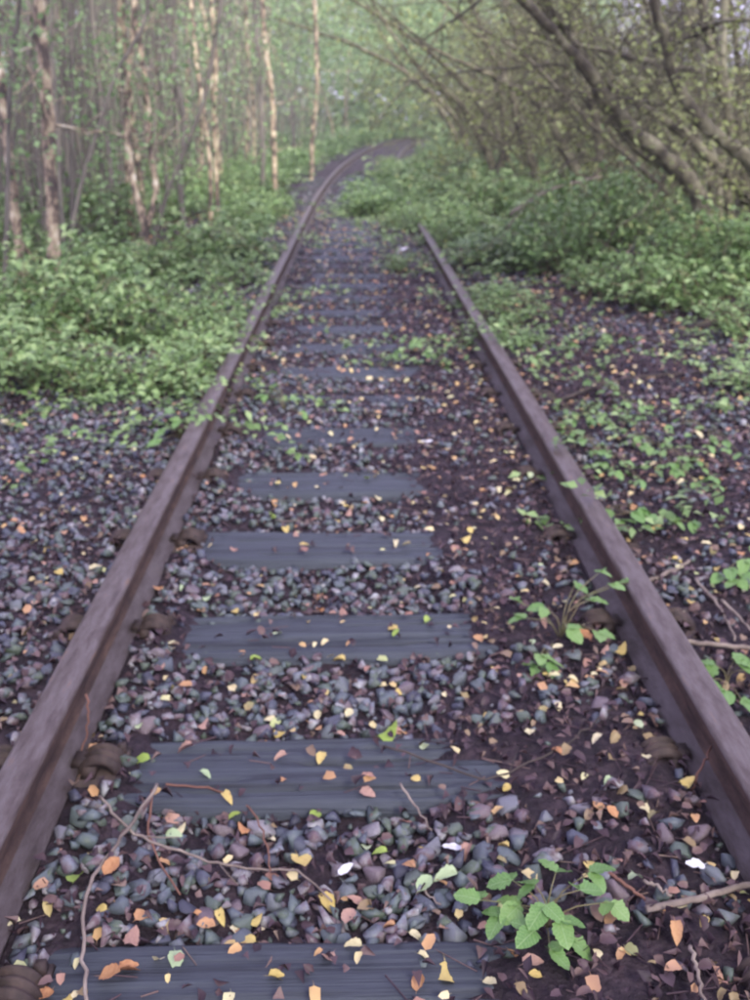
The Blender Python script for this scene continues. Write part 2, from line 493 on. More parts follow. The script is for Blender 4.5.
# ------------------------------------------------------------------ rails
prof = [(-.066, .012), (-.066, .022), (-.020, .036), (-.010, .050), (-.009, .100), (-.013, .104), (-.042, .110), (-.046, .117),
        (-.046, .140), (-.043, .147), (-.034, .1505), (0, .152), (.034, .1505), (.043, .147), (.046, .140), (.046, .117), (.042, .110), (.013, .104),
        (.009, .100), (.010, .050), (.020, .036), (.066, .022), (.066, .012)]
prof = [(x * 1.05 if abs(x) > .06 else x * .88 if z > .108 else x, z) for x, z in prof]

def rail_me(side, y0, y1, dz=0.0, dx=0.0):
    ys = [y0]
    while ys[-1] < y1: ys.append(min(y1, ys[-1] + (.12 if ys[-1] < 12 else .6)))
    V, F = [], []
    q = len(prof)
    for y in ys:
        c = float(cx(y)) + side * RAILX + dx
        wob = .0025 * float(vnoise(y, side * 3, .35, 31))
        for (px_, pz) in prof:
            V.append((c + px_ + wob, y, pz + dz))
    n = len(ys)
    F = []
    for i in range(n - 1):
        for j in range(q):
            F.append((i * q + j, i * q + (j + 1) % q, (i + 1) * q + (j + 1) % q, (i + 1) * q + j))
    # end caps: quads across the profile
    for b, flip in ((0, False), ((n - 1) * q, True)):
        for j in range(q // 2):
            f = [b + j, b + j + 1, b + q - 2 - j, b + q - 1 - j]
            if len(set(f)) == 4: F.append(tuple(f[::-1] if flip else f))
    me = tri_mesh('rail', np.array(V), np.array(F), smooth=False)
    me.materials.append(M['rail_steel']); me.materials.append(M['rail_side_shade']); me.materials.append(M['rail_foot'])
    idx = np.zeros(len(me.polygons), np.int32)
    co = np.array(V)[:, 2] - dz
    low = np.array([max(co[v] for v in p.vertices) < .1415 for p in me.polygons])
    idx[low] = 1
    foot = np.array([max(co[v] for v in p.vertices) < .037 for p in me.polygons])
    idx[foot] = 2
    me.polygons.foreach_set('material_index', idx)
    return me

JOINT = 4.98
rl = empty('rail', (-RAILX, 0, 0), 'rusty left rail, near length running from the lower left corner to the joint', 'rail')
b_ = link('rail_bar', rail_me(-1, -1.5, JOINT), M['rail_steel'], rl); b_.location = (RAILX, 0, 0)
rl2 = empty('rail', (-RAILX, JOINT, 0), 'rusty left rail beyond the joint, curving away right through the greenery', 'rail')
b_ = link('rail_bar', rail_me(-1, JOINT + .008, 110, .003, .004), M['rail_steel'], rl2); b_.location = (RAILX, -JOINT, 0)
rr = empty('rail', (RAILX, 0, 0), 'rusty right rail with mossy head edge, running under the bramble leaves', 'rail')
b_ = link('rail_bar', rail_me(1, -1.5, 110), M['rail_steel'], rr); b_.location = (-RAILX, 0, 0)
# moss along the inner lower edge of the right head
ys = np.arange(.8, 9, .012)
k = len(ys)
mv = np.array([(-1, 0, 0), (1, 0, 0), (0, 1.2, .6), (0, -1.2, .6), (0, 0, 1.2)], float) * .0030
mf = np.array([(0, 3, 4), (3, 1, 4), (1, 2, 4), (2, 0, 4)])
# fishplate at the joint
fp = empty('fishplate', (-RAILX + .030, JOINT, .07), 'rusty fishplate bolted over the left rail joint beside the leaves', 'fishplate')
link('plate', tri_mesh('plate', *box_vf(-.012, .006, -.23, .23, -.035, .030, .004)), M['chair_iron'], fp)
nut = tri_mesh('nut', *box_vf(0, .016, -.013, .013, -.013, .013, .0))
for dy in (-.17, -.06, .06, .17): link('nut', nut, M['chair_iron'], fp, (.008, dy, 0))

# ------------------------------------------------------------------ stones
def rock(seed, n):
    r = np.random.RandomState(seed)
    import bmesh
    bm = bmesh.new()
    P_ = r.randn(15 if n else 10, 3)
    P_ /= np.linalg.norm(P_, axis=1)[:, None]
    P_ *= r.uniform(.8, 1.12, (len(P_), 1))
    for p_ in P_: bm.verts.new(p_)
    h_ = bmesh.ops.convex_hull(bm, input=bm.verts[:])
    for v_ in [v for v in bm.verts if not v.link_faces]: bm.verts.remove(v_)
    if n: bmesh.ops.bevel(bm, geom=bm.edges[:], offset=.07, segments=1, affect='EDGES')
    bmesh.ops.triangulate(bm, faces=bm.faces[:])
    bm.verts.index_update()
    V = np.array([v.co[:] for v in bm.verts])
    F = np.array([[v.index for v in f.verts] for f in bm.faces])
    bm.free()
    V *= np.array([1, r.uniform(.65, .95), r.uniform(.5, .75)])
    return V, F
rocks_lo = [rock(i, 0) for i in range(10)]
rocks_hi = [rock(40 + i, 1) for i in range(12)]
rock_me = []
for V, F in rocks_hi:
    rock_me.append(tri_mesh('stone', V, F))

def cover(x, y):
    """how bare the place is of dirt: 1 stones, 0 dirt"""
    u = x - cx(y)
    s = 1 - .72 * sstep(.05, .42, u + .22 * vnoise(x, y, 1.7, 12)) * (u < .9)
    out = u > .8
    s = np.where(out, .10 + .50 * sstep(.1, .5, vnoise(x, y, 1.1, 13) + .5 * (u > 2) * (y > 3) * (y < 6)), s)
    s = np.maximum(s, .95 * np.exp(-((u - 2.1) / .55) ** 2 - ((y - 4.4) / .8) ** 2))
    s = np.where(u < -.8, .95 - .35 * (vnoise(x, y, 1.4, 14) > .35), s)
    return s

def stone_spots(n, ylo, yhi, xlo, xhi, smin, smax):
    x = rs.uniform(xlo, xhi, n); y = ylo + (yhi - ylo) * rs.rand(n) ** 1.25
    x = x + cx(y)
    u = x - cx(y)
    keep = rs.rand(n) < cover(x, y)
    ph = (y - sleeper_y[0] + SP / 2) % SP - SP / 2
    on_s = (np.abs(ph) < .128) & (u > -.60) & (u < .42)
    on_s2 = (np.abs(ph) < .125) & (u > .42) & (u < 1.25)
    keep &= ~(on_s & (rs.rand(n) > .05 + .5 * (np.abs(ph) > .112))) & ~(on_s2 & (rs.rand(n) > .25))
    keep &= ~((np.abs(np.abs(u) - RAILX) < .082))
    near_clip = (np.abs(ph) < .07) & (np.abs(np.abs(np.abs(u) - RAILX) - .118) < .06)
    keep &= ~(near_clip & (rs.rand(n) > .12))
    x, y = x[keep], y[keep]
    s = smin + (smax - smin) * rs.rand(len(x)) ** 1.5
    return x, y, s

# 300 nearest large stones, each one a part of the bed
x, y, s = stone_spots(3600, .85, 3.0, -1.6, 1.0, .022, .038)
order = rs.permutation(len(x))
hx, hy, hs = [], [], []
for i in order:
    if len(hx) >= 298: break
    if abs((y[i] - sleeper_y[0] + SP / 2) % SP - SP / 2) < .15: continue
    p = (x[i], y[i])
    # inside the picture?
    q = cam.rotation_euler.to_matrix().transposed() @ (Vector((p[0], p[1], 0)) - cam.location)
    X, Y = 375 + FPX * q.x / -q.z, 500 - FPX * q.y / -q.z
    if not (-5 < X < 755 and Y < 1010): continue
    if all((p[0] - a) ** 2 + (p[1] - b) ** 2 > (.75 * (s[i] + c)) ** 2 for a, b, c in zip(hx, hy, hs)):
        hx.append(p[0]); hy.append(p[1]); hs.append(s[i])
for a, b, c in zip(hx, hy, hs):
    o = link('stone', rock_me[random.randrange(12)], M['stone'], bed)
    o.location = (a, b, float(bed_z(a, b)) + c * .28)
    o.rotation_euler = (random.uniform(-.5, .5), random.uniform(-.5, .5), random.uniform(0, 6.28))
    o.scale = (c, c, c)

parts = []
for (n, ylo, yhi, xlo, xhi, a, b) in ((42000, .75, 5.5, -3.2, 3.4, .009, .031), (14000, 5.5, 11, -4.2, 2.6, .014, .032), (5000, 11, 26, -1.4, 1.2, .018, .036)):
    x, y, s = stone_spots(n, ylo, yhi, xlo, xhi, a, b)
    z = bed_z(x, y) + s * .15 + .018 * rs.rand(len(x)) * (s > .014)
    idx = rs.randint(0, 10, len(x))
    for q in range(10):
        m_ = idx == q
        k = m_.sum()
        parts.append(scatter(*rocks_lo[q], np.stack([x[m_], y[m_], z[m_]], -1), rots(rs.rand(k) * 6.3, rs.randn(k) * .4, rs.randn(k) * .4), s[m_]))
st = link('ballast_stones', tri_mesh('ballast_stones', *join(parts)), M['stone'])
tag(st, 'loose grey blue ballast stones between and beside the rails', kind='stuff')

# ------------------------------------------------------------------ leaves: shapes
def leaf_shape(n, w, serr=0.0, fold=.12, droop=.12, seed=0):
    """outline leaf of length 1 along +y with a midrib"""
    r = np.random.RandomState(seed)
    ts = np.linspace(0, 1, n)
    prof_ = np.sin(np.pi * ts ** .85) ** .55 * w
    V = []
    for t in ts: V.append((0, t, -droop * t * t + .0))
    Lb, Rb = [], []
    for i, t in enumerate(ts[1:-1]):
        wv = prof_[i + 1] * (1 + serr * (1 if i % 2 else -1)) * (1 + .08 * r.randn())
        Lb.append(len(V)); V.append((-wv, t - .02, fold * wv * 2 - droop * t * t + .02 * r.randn()))
    for i, t in enumerate(ts[1:-1]):
        wv = prof_[i + 1] * (1 + serr * (1 if i % 2 else -1)) * (1 + .08 * r.randn())
        Rb.append(len(V)); V.append((wv, t - .02, fold * wv * 2 - droop * t * t + .02 * r.randn()))
    F = []
    m = n - 2
    F.append((0, 1, Lb[0])); F.append((0, Rb[0], 1))
    for i in range(m - 1):
        F += [(i + 1, i + 2, Lb[i + 1]), (i + 1, Lb[i + 1], Lb[i]), (i + 1, Rb[i + 1], i + 2), (i + 1, Rb[i], Rb[i + 1])]
    F += [(m, m + 1, Lb[-1]), (m, Rb[-1], m + 1)]
    q = len(V)
    V += [(-.012, .02, .005), (.012, .02, .005), (.05, -.28, .05)]
    F.append((q, q + 2, q + 1))
    return np.array(V, float), np.array(F)

lf4 = (np.array([(0, 0, 0), (-.34, .42, .10), (.34, .42, .10), (0, 1, -.10), (0, .45, 0)], float), np.array([(0, 4, 1), (0, 2, 4), (4, 3, 1), (4, 2, 3)]))
lf2 = (np.array([(0, 0, 0), (-.36, .45, .06), (.36, .45, .06), (0, 1, -.06)], float), np.array([(0, 3, 1), (0, 2, 3)]))
fall_shapes = [leaf_shape(10, .34, 0, .25, .3, 1), leaf_shape(10, .42, 0, -.35, -.35, 2), leaf_shape(10, .27, 0, .6, .4, 3), leaf_shape(10, .38, .04, .3, -.3, 4)]
fall_me = [tri_mesh('fallen_leaf', v, f) for v, f in fall_shapes]
hero_leaf = [leaf_shape(13, .36, .07, .12, .2, 5 + i) for i in range(4)]
hero_me = [tri_mesh('leaf', v, f, smooth=True) for v, f in hero_leaf]

# ------------------------------------------------------------------ litter and fallen leaves
def litter_spots(n, ylo, yhi, xlo, xhi, fn):
    x = rs.uniform(xlo, xhi, n); y = ylo + (yhi - ylo) * rs.rand(n) ** 1.5
    x = x + cx(y)
    u = x - cx(y)
    keep = (rs.rand(n) < fn(x, y)) & ~(np.abs(np.abs(u) - RAILX) < .075)
    return x[keep], y[keep]

def top_z(x, y):
    """surface incl. sleepers"""
    u = x - cx(y)
    z = bed_z(x, y)
    ph = (y - sleeper_y[0] + SP / 2) % SP - SP / 2
    on = (np.abs(ph) < .12) & (np.abs(u) < 1.24)
    return np.where(on, np.maximum(z, 0.0), z), on

x, y = litter_spots(56000, .8, 10, -3.4, 3.6, lambda x, y: np.clip(1.25 - cover(x, y), .50, 1))
z, on = top_z(x, y)
sel = ~(on & (z < .001) & (rs.rand(len(x)) > .25)); x, y, z = x[sel], y[sel], z[sel]
k = len(x)
P1 = scatter(*leaf_shape(5, .40, .15, .5, .4, 21), np.stack([x, y, z + .004 + .026 * (rs.rand(k) < cover(x, y)) * rs.rand(k) + .008 * rs.rand(k)], -1), rots(rs.rand(k) * 6.3, rs.randn(k) * .45, rs.randn(k) * .6), np.stack([.008 + .018 * rs.rand(k), .010 + .022 * rs.rand(k), .008 + .03 * rs.rand(k)], -1))
# crumbs of twig
x, y = litter_spots(9000, .8, 9, -3.2, 3.6, lambda x, y: np.clip(1.15 - cover(x, y), .12, 1))
z, on = top_z(x, y); k = len(x)
tw = (np.array([(-.5, -.02, 0), (-.5, .02, 0), (-.5, 0, .035), (.5, -.015, 0), (.5, .015, 0), (.5, 0, .03)], float), np.array([(0, 3, 5), (0, 5, 2), (1, 2, 5), (1, 5, 4), (0, 1, 4), (0, 4, 3)]))
P2 = scatter(*tw, np.stack([x, y, z + .010], -1), rots(rs.rand(k) * 6.3, rs.randn(k) * .12, rs.randn(k) * .15), np.stack([.03 + .10 * rs.rand(k) ** 2, .05 + .06 * rs.rand(k), .05 + .06 * rs.rand(k)], -1))
li = link('leaf_litter', tri_mesh('leaf_litter', *join([P1, P2])), M['litter'])
tag(li, 'rotting purple brown leaf crumbs and twig bits over the track', kind='stuff')
x, y = litter_spots(9500, .8, 8.5, -3.4, 3.4, lambda x, y: np.clip(1.3 - cover(x, y), .3, 1))
z, on = top_z(x, y); k = len(x); keep_ = ~(on & (z < .001) & (rs.rand(k) > .35)); x, y, z = x[keep_], y[keep_], z[keep_]; k = len(x)
v9, f9 = leaf_shape(7, .38, 0, .3, .25, 6)
dl = link('dull_leaves', tri_mesh('dull_leaves', *scatter(v9, f9, np.stack([x, y, z + .018 + .012 * rs.rand(k)], -1), rots(rs.rand(k) * 6.3, rs.randn(k) * .35, rs.randn(k) * .4), .014 + .022 * rs.rand(k))), mat('dull_leaf', [(0, (.035, .02, .028)), (.4, (.075, .044, .052)), (.7, (.13, .08, .075)), (.9, (.24, .18, .09)), (1, (.15, .18, .08))], 20, rough=.5, bump=0, rnd_amt=.9))
tag(dl, 'dull pinkish brown dead leaves trodden between the stones', kind='stuff')
x, y = litter_spots(8500, 1.2, 17, -3.6, 3.4, lambda x, y: (.45 + .4 * sstep(2.2, 4.5, y)))
z, on = top_z(x, y); k = len(x)
P = scatter(*leaf_shape(6, .36, 0, .2, .2, 8), np.stack([x, y, z + .022], -1), rots(rs.rand(k) * 6.3, rs.randn(k) * .3, rs.randn(k) * .3), .016 + .022 * rs.rand(k) + .008 * sstep(3, 8, y))
fl = link('scattered_leaves', tri_mesh('scattered_leaves', *P), M['leaf_mixed'])
tag(fl, 'small yellow and tan fallen leaves strewn over the farther track', kind='stuff')

CN = {'y': ('leaf_yellow', 'yellow'), 'c': ('leaf_cream', 'cream'), 'o': ('leaf_orange', 'orange'), 'p': ('leaf_pink', 'pinkish brown'), 'l': ('leaf_lime', 'lime green'), 'g': ('leaf_pale_green', 'pale green'), 'w': ('leaf_white', 'whitish')}
def where(x, y):
    u = x - float(cx(y))
    i = int(round((y - sleeper_y[0]) / SP))
    ph = y - sleeper_y[i]
    side = 'by the left rail' if -.72 < u < -.5 else 'left of mid track' if u < -.15 and u > -.72 else 'in mid track' if abs(u) <= .15 else \
        'right of mid track' if u > 0 and u < .5 else 'by the right rail' if u > 0 and u < .72 else 'outside the left rail' if u < 0 else 'outside the right rail'
    if abs(ph) < .125 and abs(u) < .6 and i < 30: w = 'on the %s sleeper' % (ORD[i] if i else 'half hidden front')
    else:
        j = i if ph > 0 else i - 1
        w = 'just past the %s sleeper' % ORD[j] if j > 0 else 'in front of the nearest sleeper'
    return w + ' ' + side
white_me = tri_mesh('fallen_leaf', *leaf_shape(10, .27, .05, .1, -.1, 12)); white_me.materials.append(M['leaf_white'])
def fallen(x, y, c, size, lift=.02, lab=None):
    z, on = top_z(np.array(x), np.array(y))
    o = bpy.data.objects.new('fallen_leaf', fall_me[random.randrange(4)])
    if not o.data.materials: o.data.materials.append(M['leaf_yellow'])
    C.objects.link(o)
    o.material_slots[0].link = 'OBJECT'
    o.material_slots[0].material = M[CN[c][0]]
    if c == 'w': o.data = white_me; o.material_slots[0].link = 'OBJECT'; o.material_slots[0].material = M['leaf_white']
    u = abs(x - float(cx(y)))
    zz = float(z) + (.008 if on and z < .001 else lift)
    o.location = (x, y, zz)
    o.rotation_euler = (random.uniform(-.25, .25), random.uniform(-.3, .3), random.uniform(0, 6.28))
    s = size * random.uniform(.72, .92)
    o.scale = (s, s, s)
    if not lab:
        sz = 'large' if s > .05 else 'small' if s < .034 else 'medium'
        lab = '%s %s leaf %s' % (sz, CN[c][1], where(x, y))
    tag(o, lab, 'fallen leaf', 'fallen leaves on the track')
    return o
for (px, py, c, s) in [(320, 882, 'y', .062), (297, 845, 'y', .06), (313, 810, 'l', .045), (378, 735, 'l', .07), (420, 742, 'g', .035), (193, 745, 'p', .05), (200, 770, 'g', .035),
                       (150, 758, 'l', .05), (180, 692, 'o', .045), (215, 915, 'o', .045), (255, 930, 'y', .045), (418, 888, 'g', .045), (457, 878, 'g', .058), (508, 855, 'y', .03),
                       (600, 752, 'c', .036), (567, 692, 'c', .036), (590, 690, 'c', .03), (643, 775, 'c', .036), (672, 940, 'o', .055), (445, 960, 'y', .06), (483, 980, 'c', .036),
                       (362, 945, 'c', .045), (268, 975, 'y', .045), (105, 885, 'o', .05), (75, 895, 'l', .055), (135, 917, 'o', .05), (118, 970, 'o', .052), (100, 975, 'o', .05),
                       (130, 942, 'p', .05), (175, 950, 'g', .045), (645, 820, 'c', .04), (590, 652, 'o', .07), (545, 588, 'c', .05), (398, 628, 'y', .05), (425, 622, 'l', .05),
                       (277, 484, 'l', .05), (365, 478, 'l', .045), (315, 487, 'c', .045), (300, 545, 'y', .045), (63, 577, 'y', .05), (90, 577, 'c', .06), (88, 535, 'y', .04),
                       (250, 655, 'l', .045), (345, 655, 'y', .05), (500, 640, 'c', .03), (640, 745, 'g', .04), (470, 850, 'p', .05), (415, 865, 'o', .045), (360, 790, 'p', .05),
                       (690, 610, 'y', .045), (680, 625, 'c', .045), (600, 905, 'c', .05), (345, 912, 'p', .05), (560, 770, 'o', .04), (530, 745, 'c', .035), (240, 800, 'l', .04), (395, 540, 'c', .04),
                       (250, 690, 'p', .04), (20, 540, 'o', .06), (10, 430, 'c', .07), (442, 848, 'w', .055), (702, 880, 'w', .06), (432, 450, 'w', .075), (338, 862, 'w', .05), (700, 452, 'c', .06), (655, 482, 'y', .06)]:
    p = on_ground(px, py, .01)
    fallen(p.x, p.y, c, s, .028)
cols = 'yyyyccoooppppplg'
n = 0
while n < 215:
    x = random.uniform(-1.7, 1.5); y = .95 + 2.9 * random.random() ** 1.2
    u = x
    if abs(abs(u) - RAILX) < .08: continue
    if abs(u) > .9 and random.random() < .4: continue
    fallen(x, y, random.choice(cols), random.uniform(.024, .046), .022)
    n += 1
wl = empty('litter_scrap', on_ground(402, 262, .05), 'small white scrap caught in the leaves between the rails, far down the track', 'scrap')
link('sheet', tri_mesh('sheet', *scatter(*leaf_shape(7, .5, .2, .4, .3, 9), np.zeros((2, 3)), rots(np.array([0., 2.]), np.array([.4, -.2]), np.array([.3, .8])), np.array([.10, .07]))), M['leaf_white'], wl)
wl.location.z = .16

# ------------------------------------------------------------------ sticks and twigs
def twig(name, pix, r0, r1, m, label, z=.03, wob=.006, cat='twig', side=None, depths=None):
    if depths: pts = [at_depth(px, py, d) for (px, py), d in zip(pix, depths)]
    else:
        pts = []
        for (px, py) in pix:
            p = on_ground(px, py, z); tz, _ = top_z(np.array(p.x), np.array(p.y)); p = on_ground(px, py, float(tz) + z); pts.append(p)
    P = spline(pts, max(10, 5 * len(pts)))
    P = P + rs.randn(*P.shape) * wob * .35
    base = Vector(P[0])
    rad = np.linspace(r0, r1, len(P))
    parts = [tube(P - np.array(base), rad, 6)]
    if side:
        for f in side:
            i = int(f * (len(P) - 2)); d = P[i + 1] - P[i]; d /= np.linalg.norm(d) + 1e-9
            q = np.cross(d, (0, 0, 1)) * random.choice((-1, 1)) * .8 + d
            a = P[i] - np.array(base)
            parts.append(tube([a, a + q * .03, a + q * .06 + np.array((0, 0, .006))], [rad[i] * .6, rad[i] * .5, rad[i] * .3], 5))
    o = link(name, tri_mesh(name, *join(parts), smooth=True), M[m], None, base)
    tag(o, label, cat)
    return o
twig('fallen_stick', [(157, 786), (120, 840), (87, 890), (84, 940), (86, 1005)], .0040, .0035, 'twig_pale', 'pale bent stick leaning from the second sleeper down to the nearest, left', .035, cat='stick')
twig('fallen_twig', [(100, 795), (130, 830), (190, 855), (250, 868), (290, 870), (332, 900)], .0035, .002, 'twig_pale', 'long wavy grey twig lying across the stones in front of the second sleeper', .035, side=[.3, .6])
twig('fallen_twig', [(153, 790), (150, 840), (180, 895)], .003, .002, 'twig_rust', 'short brown curved twig dropping from the second sleeper end near the left rail', .035)
twig('fallen_twig', [(165, 785), (225, 792), (262, 828), (272, 872)], .0028, .002, 'twig_rust', 'thin arched brown twig starting at the left end of the second sleeper', .04)
twig('fallen_twig', [(385, 745), (440, 765), (485, 778), (545, 755), (612, 708)], .0028, .002, 'twig_dark', 'reddish sagging twig crossing the right half of the second sleeper', .022, side=[.5])
twig('fallen_stick', [(648, 910), (700, 897), (760, 882)], .0075, .006, 'twig_pale', 'thick pale stick at the right edge beside the right rail foot', .03, cat='stick')
twig('fallen_twig', [(690, 945), (700, 985), (706, 1010)], .004, .003, 'twig_pale', 'short pale twig pointing at the lower right corner', .03)
twig('fallen_twig', [(608, 872), (632, 890), (652, 905)], .004, .003, 'twig_rust', 'brown twig just right of the nearest bramble sprig', .03)
twig('fallen_twig', [(644, 880), (672, 896)], .004, .003, 'twig_pale', 'short straw coloured twig above the thick pale stick', .03)
twig('fallen_twig', [(86, 695), (88, 722), (73, 772)], .0030, .002, 'twig_rust', 'rusty red twig propped against the web of the left rail', depths=[2.02, 2.0, 1.93])
twig('fallen_twig', [(690, 790), (700, 770), (718, 735)], .0030, .002, 'twig_rust', 'dark red twig propped on the foot of the right rail', depths=[1.80, 1.82, 1.92])
twig('fallen_stick', [(640, 640), (690, 642), (760, 650)], .008, .007, 'twig_pale', 'pale stick lying flat just outside the right rail above a bramble sprig', .02, cat='stick')
twig('fallen_twig', [(695, 578), (722, 612), (735, 642)], .005, .003, 'twig_pale', 'pale straight twig outside the right rail, left one of a crossing pair', .03)
twig('fallen_twig', [(722, 600), (740, 618), (760, 645)], .005, .003, 'twig_pale', 'pale straight twig at the right edge outside the right rail', .03)
twig('fallen_stick', [(640, 583), (668, 573), (690, 560)], .008, .006, 'twig_pale', 'broken pale stick beside the yellow leaves outside the right rail', .02, cat='stick')
twig('fallen_branch', [(535, 345), (580, 333), (640, 338), (680, 350)], .014, .008, 'twig_dark', 'dark branch lying on brown litter right of the right rail', .02, cat='branch', side=[.3, .7])
twig('fallen_branch', [(560, 400), (620, 380), (700, 372)], .010, .006, 'twig_dark', 'thin dark branch on the gravel below the longer dark branch at right', .02, cat='branch')
twig('fallen_branch', [(690, 330), (720, 322), (760, 330)], .035, .03, 'twig_dark', 'thick black log end at the right edge beside the undergrowth', .03, cat='branch')
twig('leaning_stick', [(510, 214), (545, 192), (602, 176)], .016, .012, 'twig_pale', 'pale dead stick leaning in the undergrowth below the right hand trees', depths=[10.2, 10.6, 11], cat='stick')
twig('dead_stem', [(500, 240), (520, 212), (548, 183)], .008, .005, 'twig_pale', 'bleached thin stem leaning left above the brown gap behind the right rail', depths=[10, 10.2, 10.4], cat='stem')
twig('dead_stem', [(628, 250), (632, 290), (640, 320)], .008, .010, 'twig_pale', 'bare curved stem standing in the bramble right of the track', depths=[8.6, 8.5, 8.4], cat='stem')
twig('dead_stem', [(722, 255), (722, 290), (724, 318)], .014, .014, 'twig_dark', 'short upright stump at the right edge by the black log', depths=[8.2, 8.2, 8.2], cat='stem')
for (a, label) in (([(275, 520), (320, 524)], 'tiny pale twig in front of the fourth sleeper'), ([(312, 448), (332, 454)], 'tiny straw twig between the fifth and sixth sleepers'),
                   ([(400, 785), (432, 830)], 'slanting tan twig below the middle of the second sleeper'), ([(410, 880), (440, 905)], 'dark twig between the pale green leaves at the foot')):
    twig('fallen_twig', a, .003, .002, 'twig_pale', label, .03)

# ------------------------------------------------------------------ bramble sprigs (leaf by leaf)
def sprig(base_px, leaves, label, lean=.0, size=.06):
    b = on_ground(base_px[0], base_px[1], .0)
    b.z = float(top_z(np.array(b.x), np.array(b.y))[0])
    t = empty('bramble_sprig', b, label, 'bramble sprig')
    leaves = [(a_, b_, c_, min(d_, .05 + (d_ - .05) * .3) if d_ > .05 else d_) for a_, b_, c_, d_ in leaves]
    for k_, (px, py, h, s) in enumerate(leaves):
        p = on_ground(px, py, b.z + h)
        rel = p - b
        out = math.atan2(rel.y, rel.x) - math.pi / 2 + random.uniform(-.9, .9)
        for dz_, f_ in ((0, 1.0), (random.choice((-1.3, 1.3)), .85)):
            o = link('leaf', hero_me[random.randrange(4)], M['bramble_fresh'], t, rel)
            o.rotation_euler = (random.uniform(-.45, .2), random.uniform(-.35, .35), out + dz_)
            o.scale = (s * f_, s * f_, s * f_)
    pts = [(0, 0, 0)]
    parts = []
    for (px, py, h, s) in leaves:
        rel = on_ground(px, py, b.z + h) - b
        parts.append(tube(spline([(0, 0, -.01), (rel.x * .3, rel.y * .3, max(rel.z * .75, .01)), (rel.x, rel.y, rel.z)], 6), [.0022, .002, .0018, .0016, .0014, .001], 5))
    link('stem', tri_mesh('stem', *join(parts), smooth=True), M['stem_green'], t)
    return t
sprig((545, 935), [(520, 905, .07, .062), (503, 915, .06, .055), (480, 900, .07, .05), (535, 885, .10, .05), (556, 872, .11, .058), (590, 872, .10, .062), (580, 890, .11, .055), (545, 905, .10, .062),
                   (560, 920, .09, .060), (535, 930, .07, .062), (570, 940, .04, .05), (610, 902, .06, .045), (512, 880, .09, .05), (550, 950, .04, .045)],
      'fresh green bramble sprig on the litter just past the nearest sleeper')
sprig((560, 640), [(525, 618, .06, .065), (545, 608, .08, .06), (590, 600, .12, .075), (610, 585, .14, .07), (600, 572, .15, .055), (628, 582, .14, .055), (568, 628, .08, .08), (598, 632, .08, .08), (540, 665, .03, .05), (575, 585, .12, .06), (515, 600, .06, .05)],
      'green bramble sprig reaching up over the foot of the right rail')
sprig((725, 690), [(715, 665, .08, .07), (735, 660, .09, .07), (745, 670, .08, .075), (725, 690, .05, .07), (742, 700, .04, .06), (708, 680, .05, .06), (755, 655, .1, .07)],
      'dark green bramble sprig at the right edge outside the rail, below the pale stick')
sprig((738, 580), [(730, 568, .08, .08), (745, 560, .09, .08), (738, 580, .06, .07), (750, 550, .1, .08), (722, 575, .05, .06), (755, 575, .07, .07)],
      'green bramble sprig at the right edge above the crossing twigs')
sprig((413, 355), [(400, 350, .06, .10), (415, 343, .08, .11), (432, 340, .08, .10), (425, 352, .05, .10), (395, 356, .04, .09), (440, 336, .06, .09), (405, 340, .07, .08)],
      'low bramble sprig inside the right rail below the leaves that cover it')
sprig((600, 520), [(590, 515, .05, .09), (610, 510, .06, .10), (632, 512, .06, .10), (650, 518, .05, .10), (672, 520, .04, .09), (620, 520, .04, .09), (692, 522, .04, .08), (640, 508, .07, .09)],
      'flat pale spray of leaves lying just outside the right rail')
sprig((285, 410), [(265, 395, .08, .09), (278, 385, .10, .09), (290, 400, .06, .09), (258, 380, .12, .09), (300, 412, .03, .07), (270, 372, .12, .08)],
      'small green sprig growing inside the left rail by the joint')
sprig((180, 440), [(165, 430, .08, .10), (180, 420, .12, .10), (195, 425, .10, .10), (172, 410, .15, .10), (160, 442, .05, .09), (190, 440, .05, .08)],
      'drooping green sprig beside the left rail in front of the undergrowth')
sprig((545, 662), [(541, 655, .05, .055), (550, 662, .04, .05), (536, 664, .03, .045)], 'tiny green sprig left of the tan leaf by the right rail')
ivy_spots = [((575, 440), 'first'), ((625, 425), 'b'), ((655, 455), 'c'), ((690, 470), 'd'), ((560, 405), 'e'), ((600, 455), 'f'), ((610, 395), 'g'), ((705, 440), 'h')]
ivl = ['trailing spray of leaves at the edge of the right rail head', 'trailing spray of leaves on the bare litter, level with the fifth sleeper, farther out', 'trailing spray of grey green leaves between bare soil and gravel at right',
       'outermost trailing spray of leaves before the gravel patch at right', 'trailing spray of leaves highest along the outside of the right rail', 'trailing spray of leaves lowest in the patch beside the right rail',
       'trailing spray of leaves behind the patch beside the right rail', 'sparse trailing spray over the gravel patch at the right']
for (p, _), l in zip(ivy_spots, ivl):
    lv = []
    for k_ in range(10):
        a = k_ / 9
        lv.append((p[0] - 28 + 62 * a + random.uniform(-8, 8), p[1] - 20 + 38 * a + random.uniform(-10, 10), random.uniform(.02, .08), random.uniform(.030, .055)))
    sprig(p, lv, l)

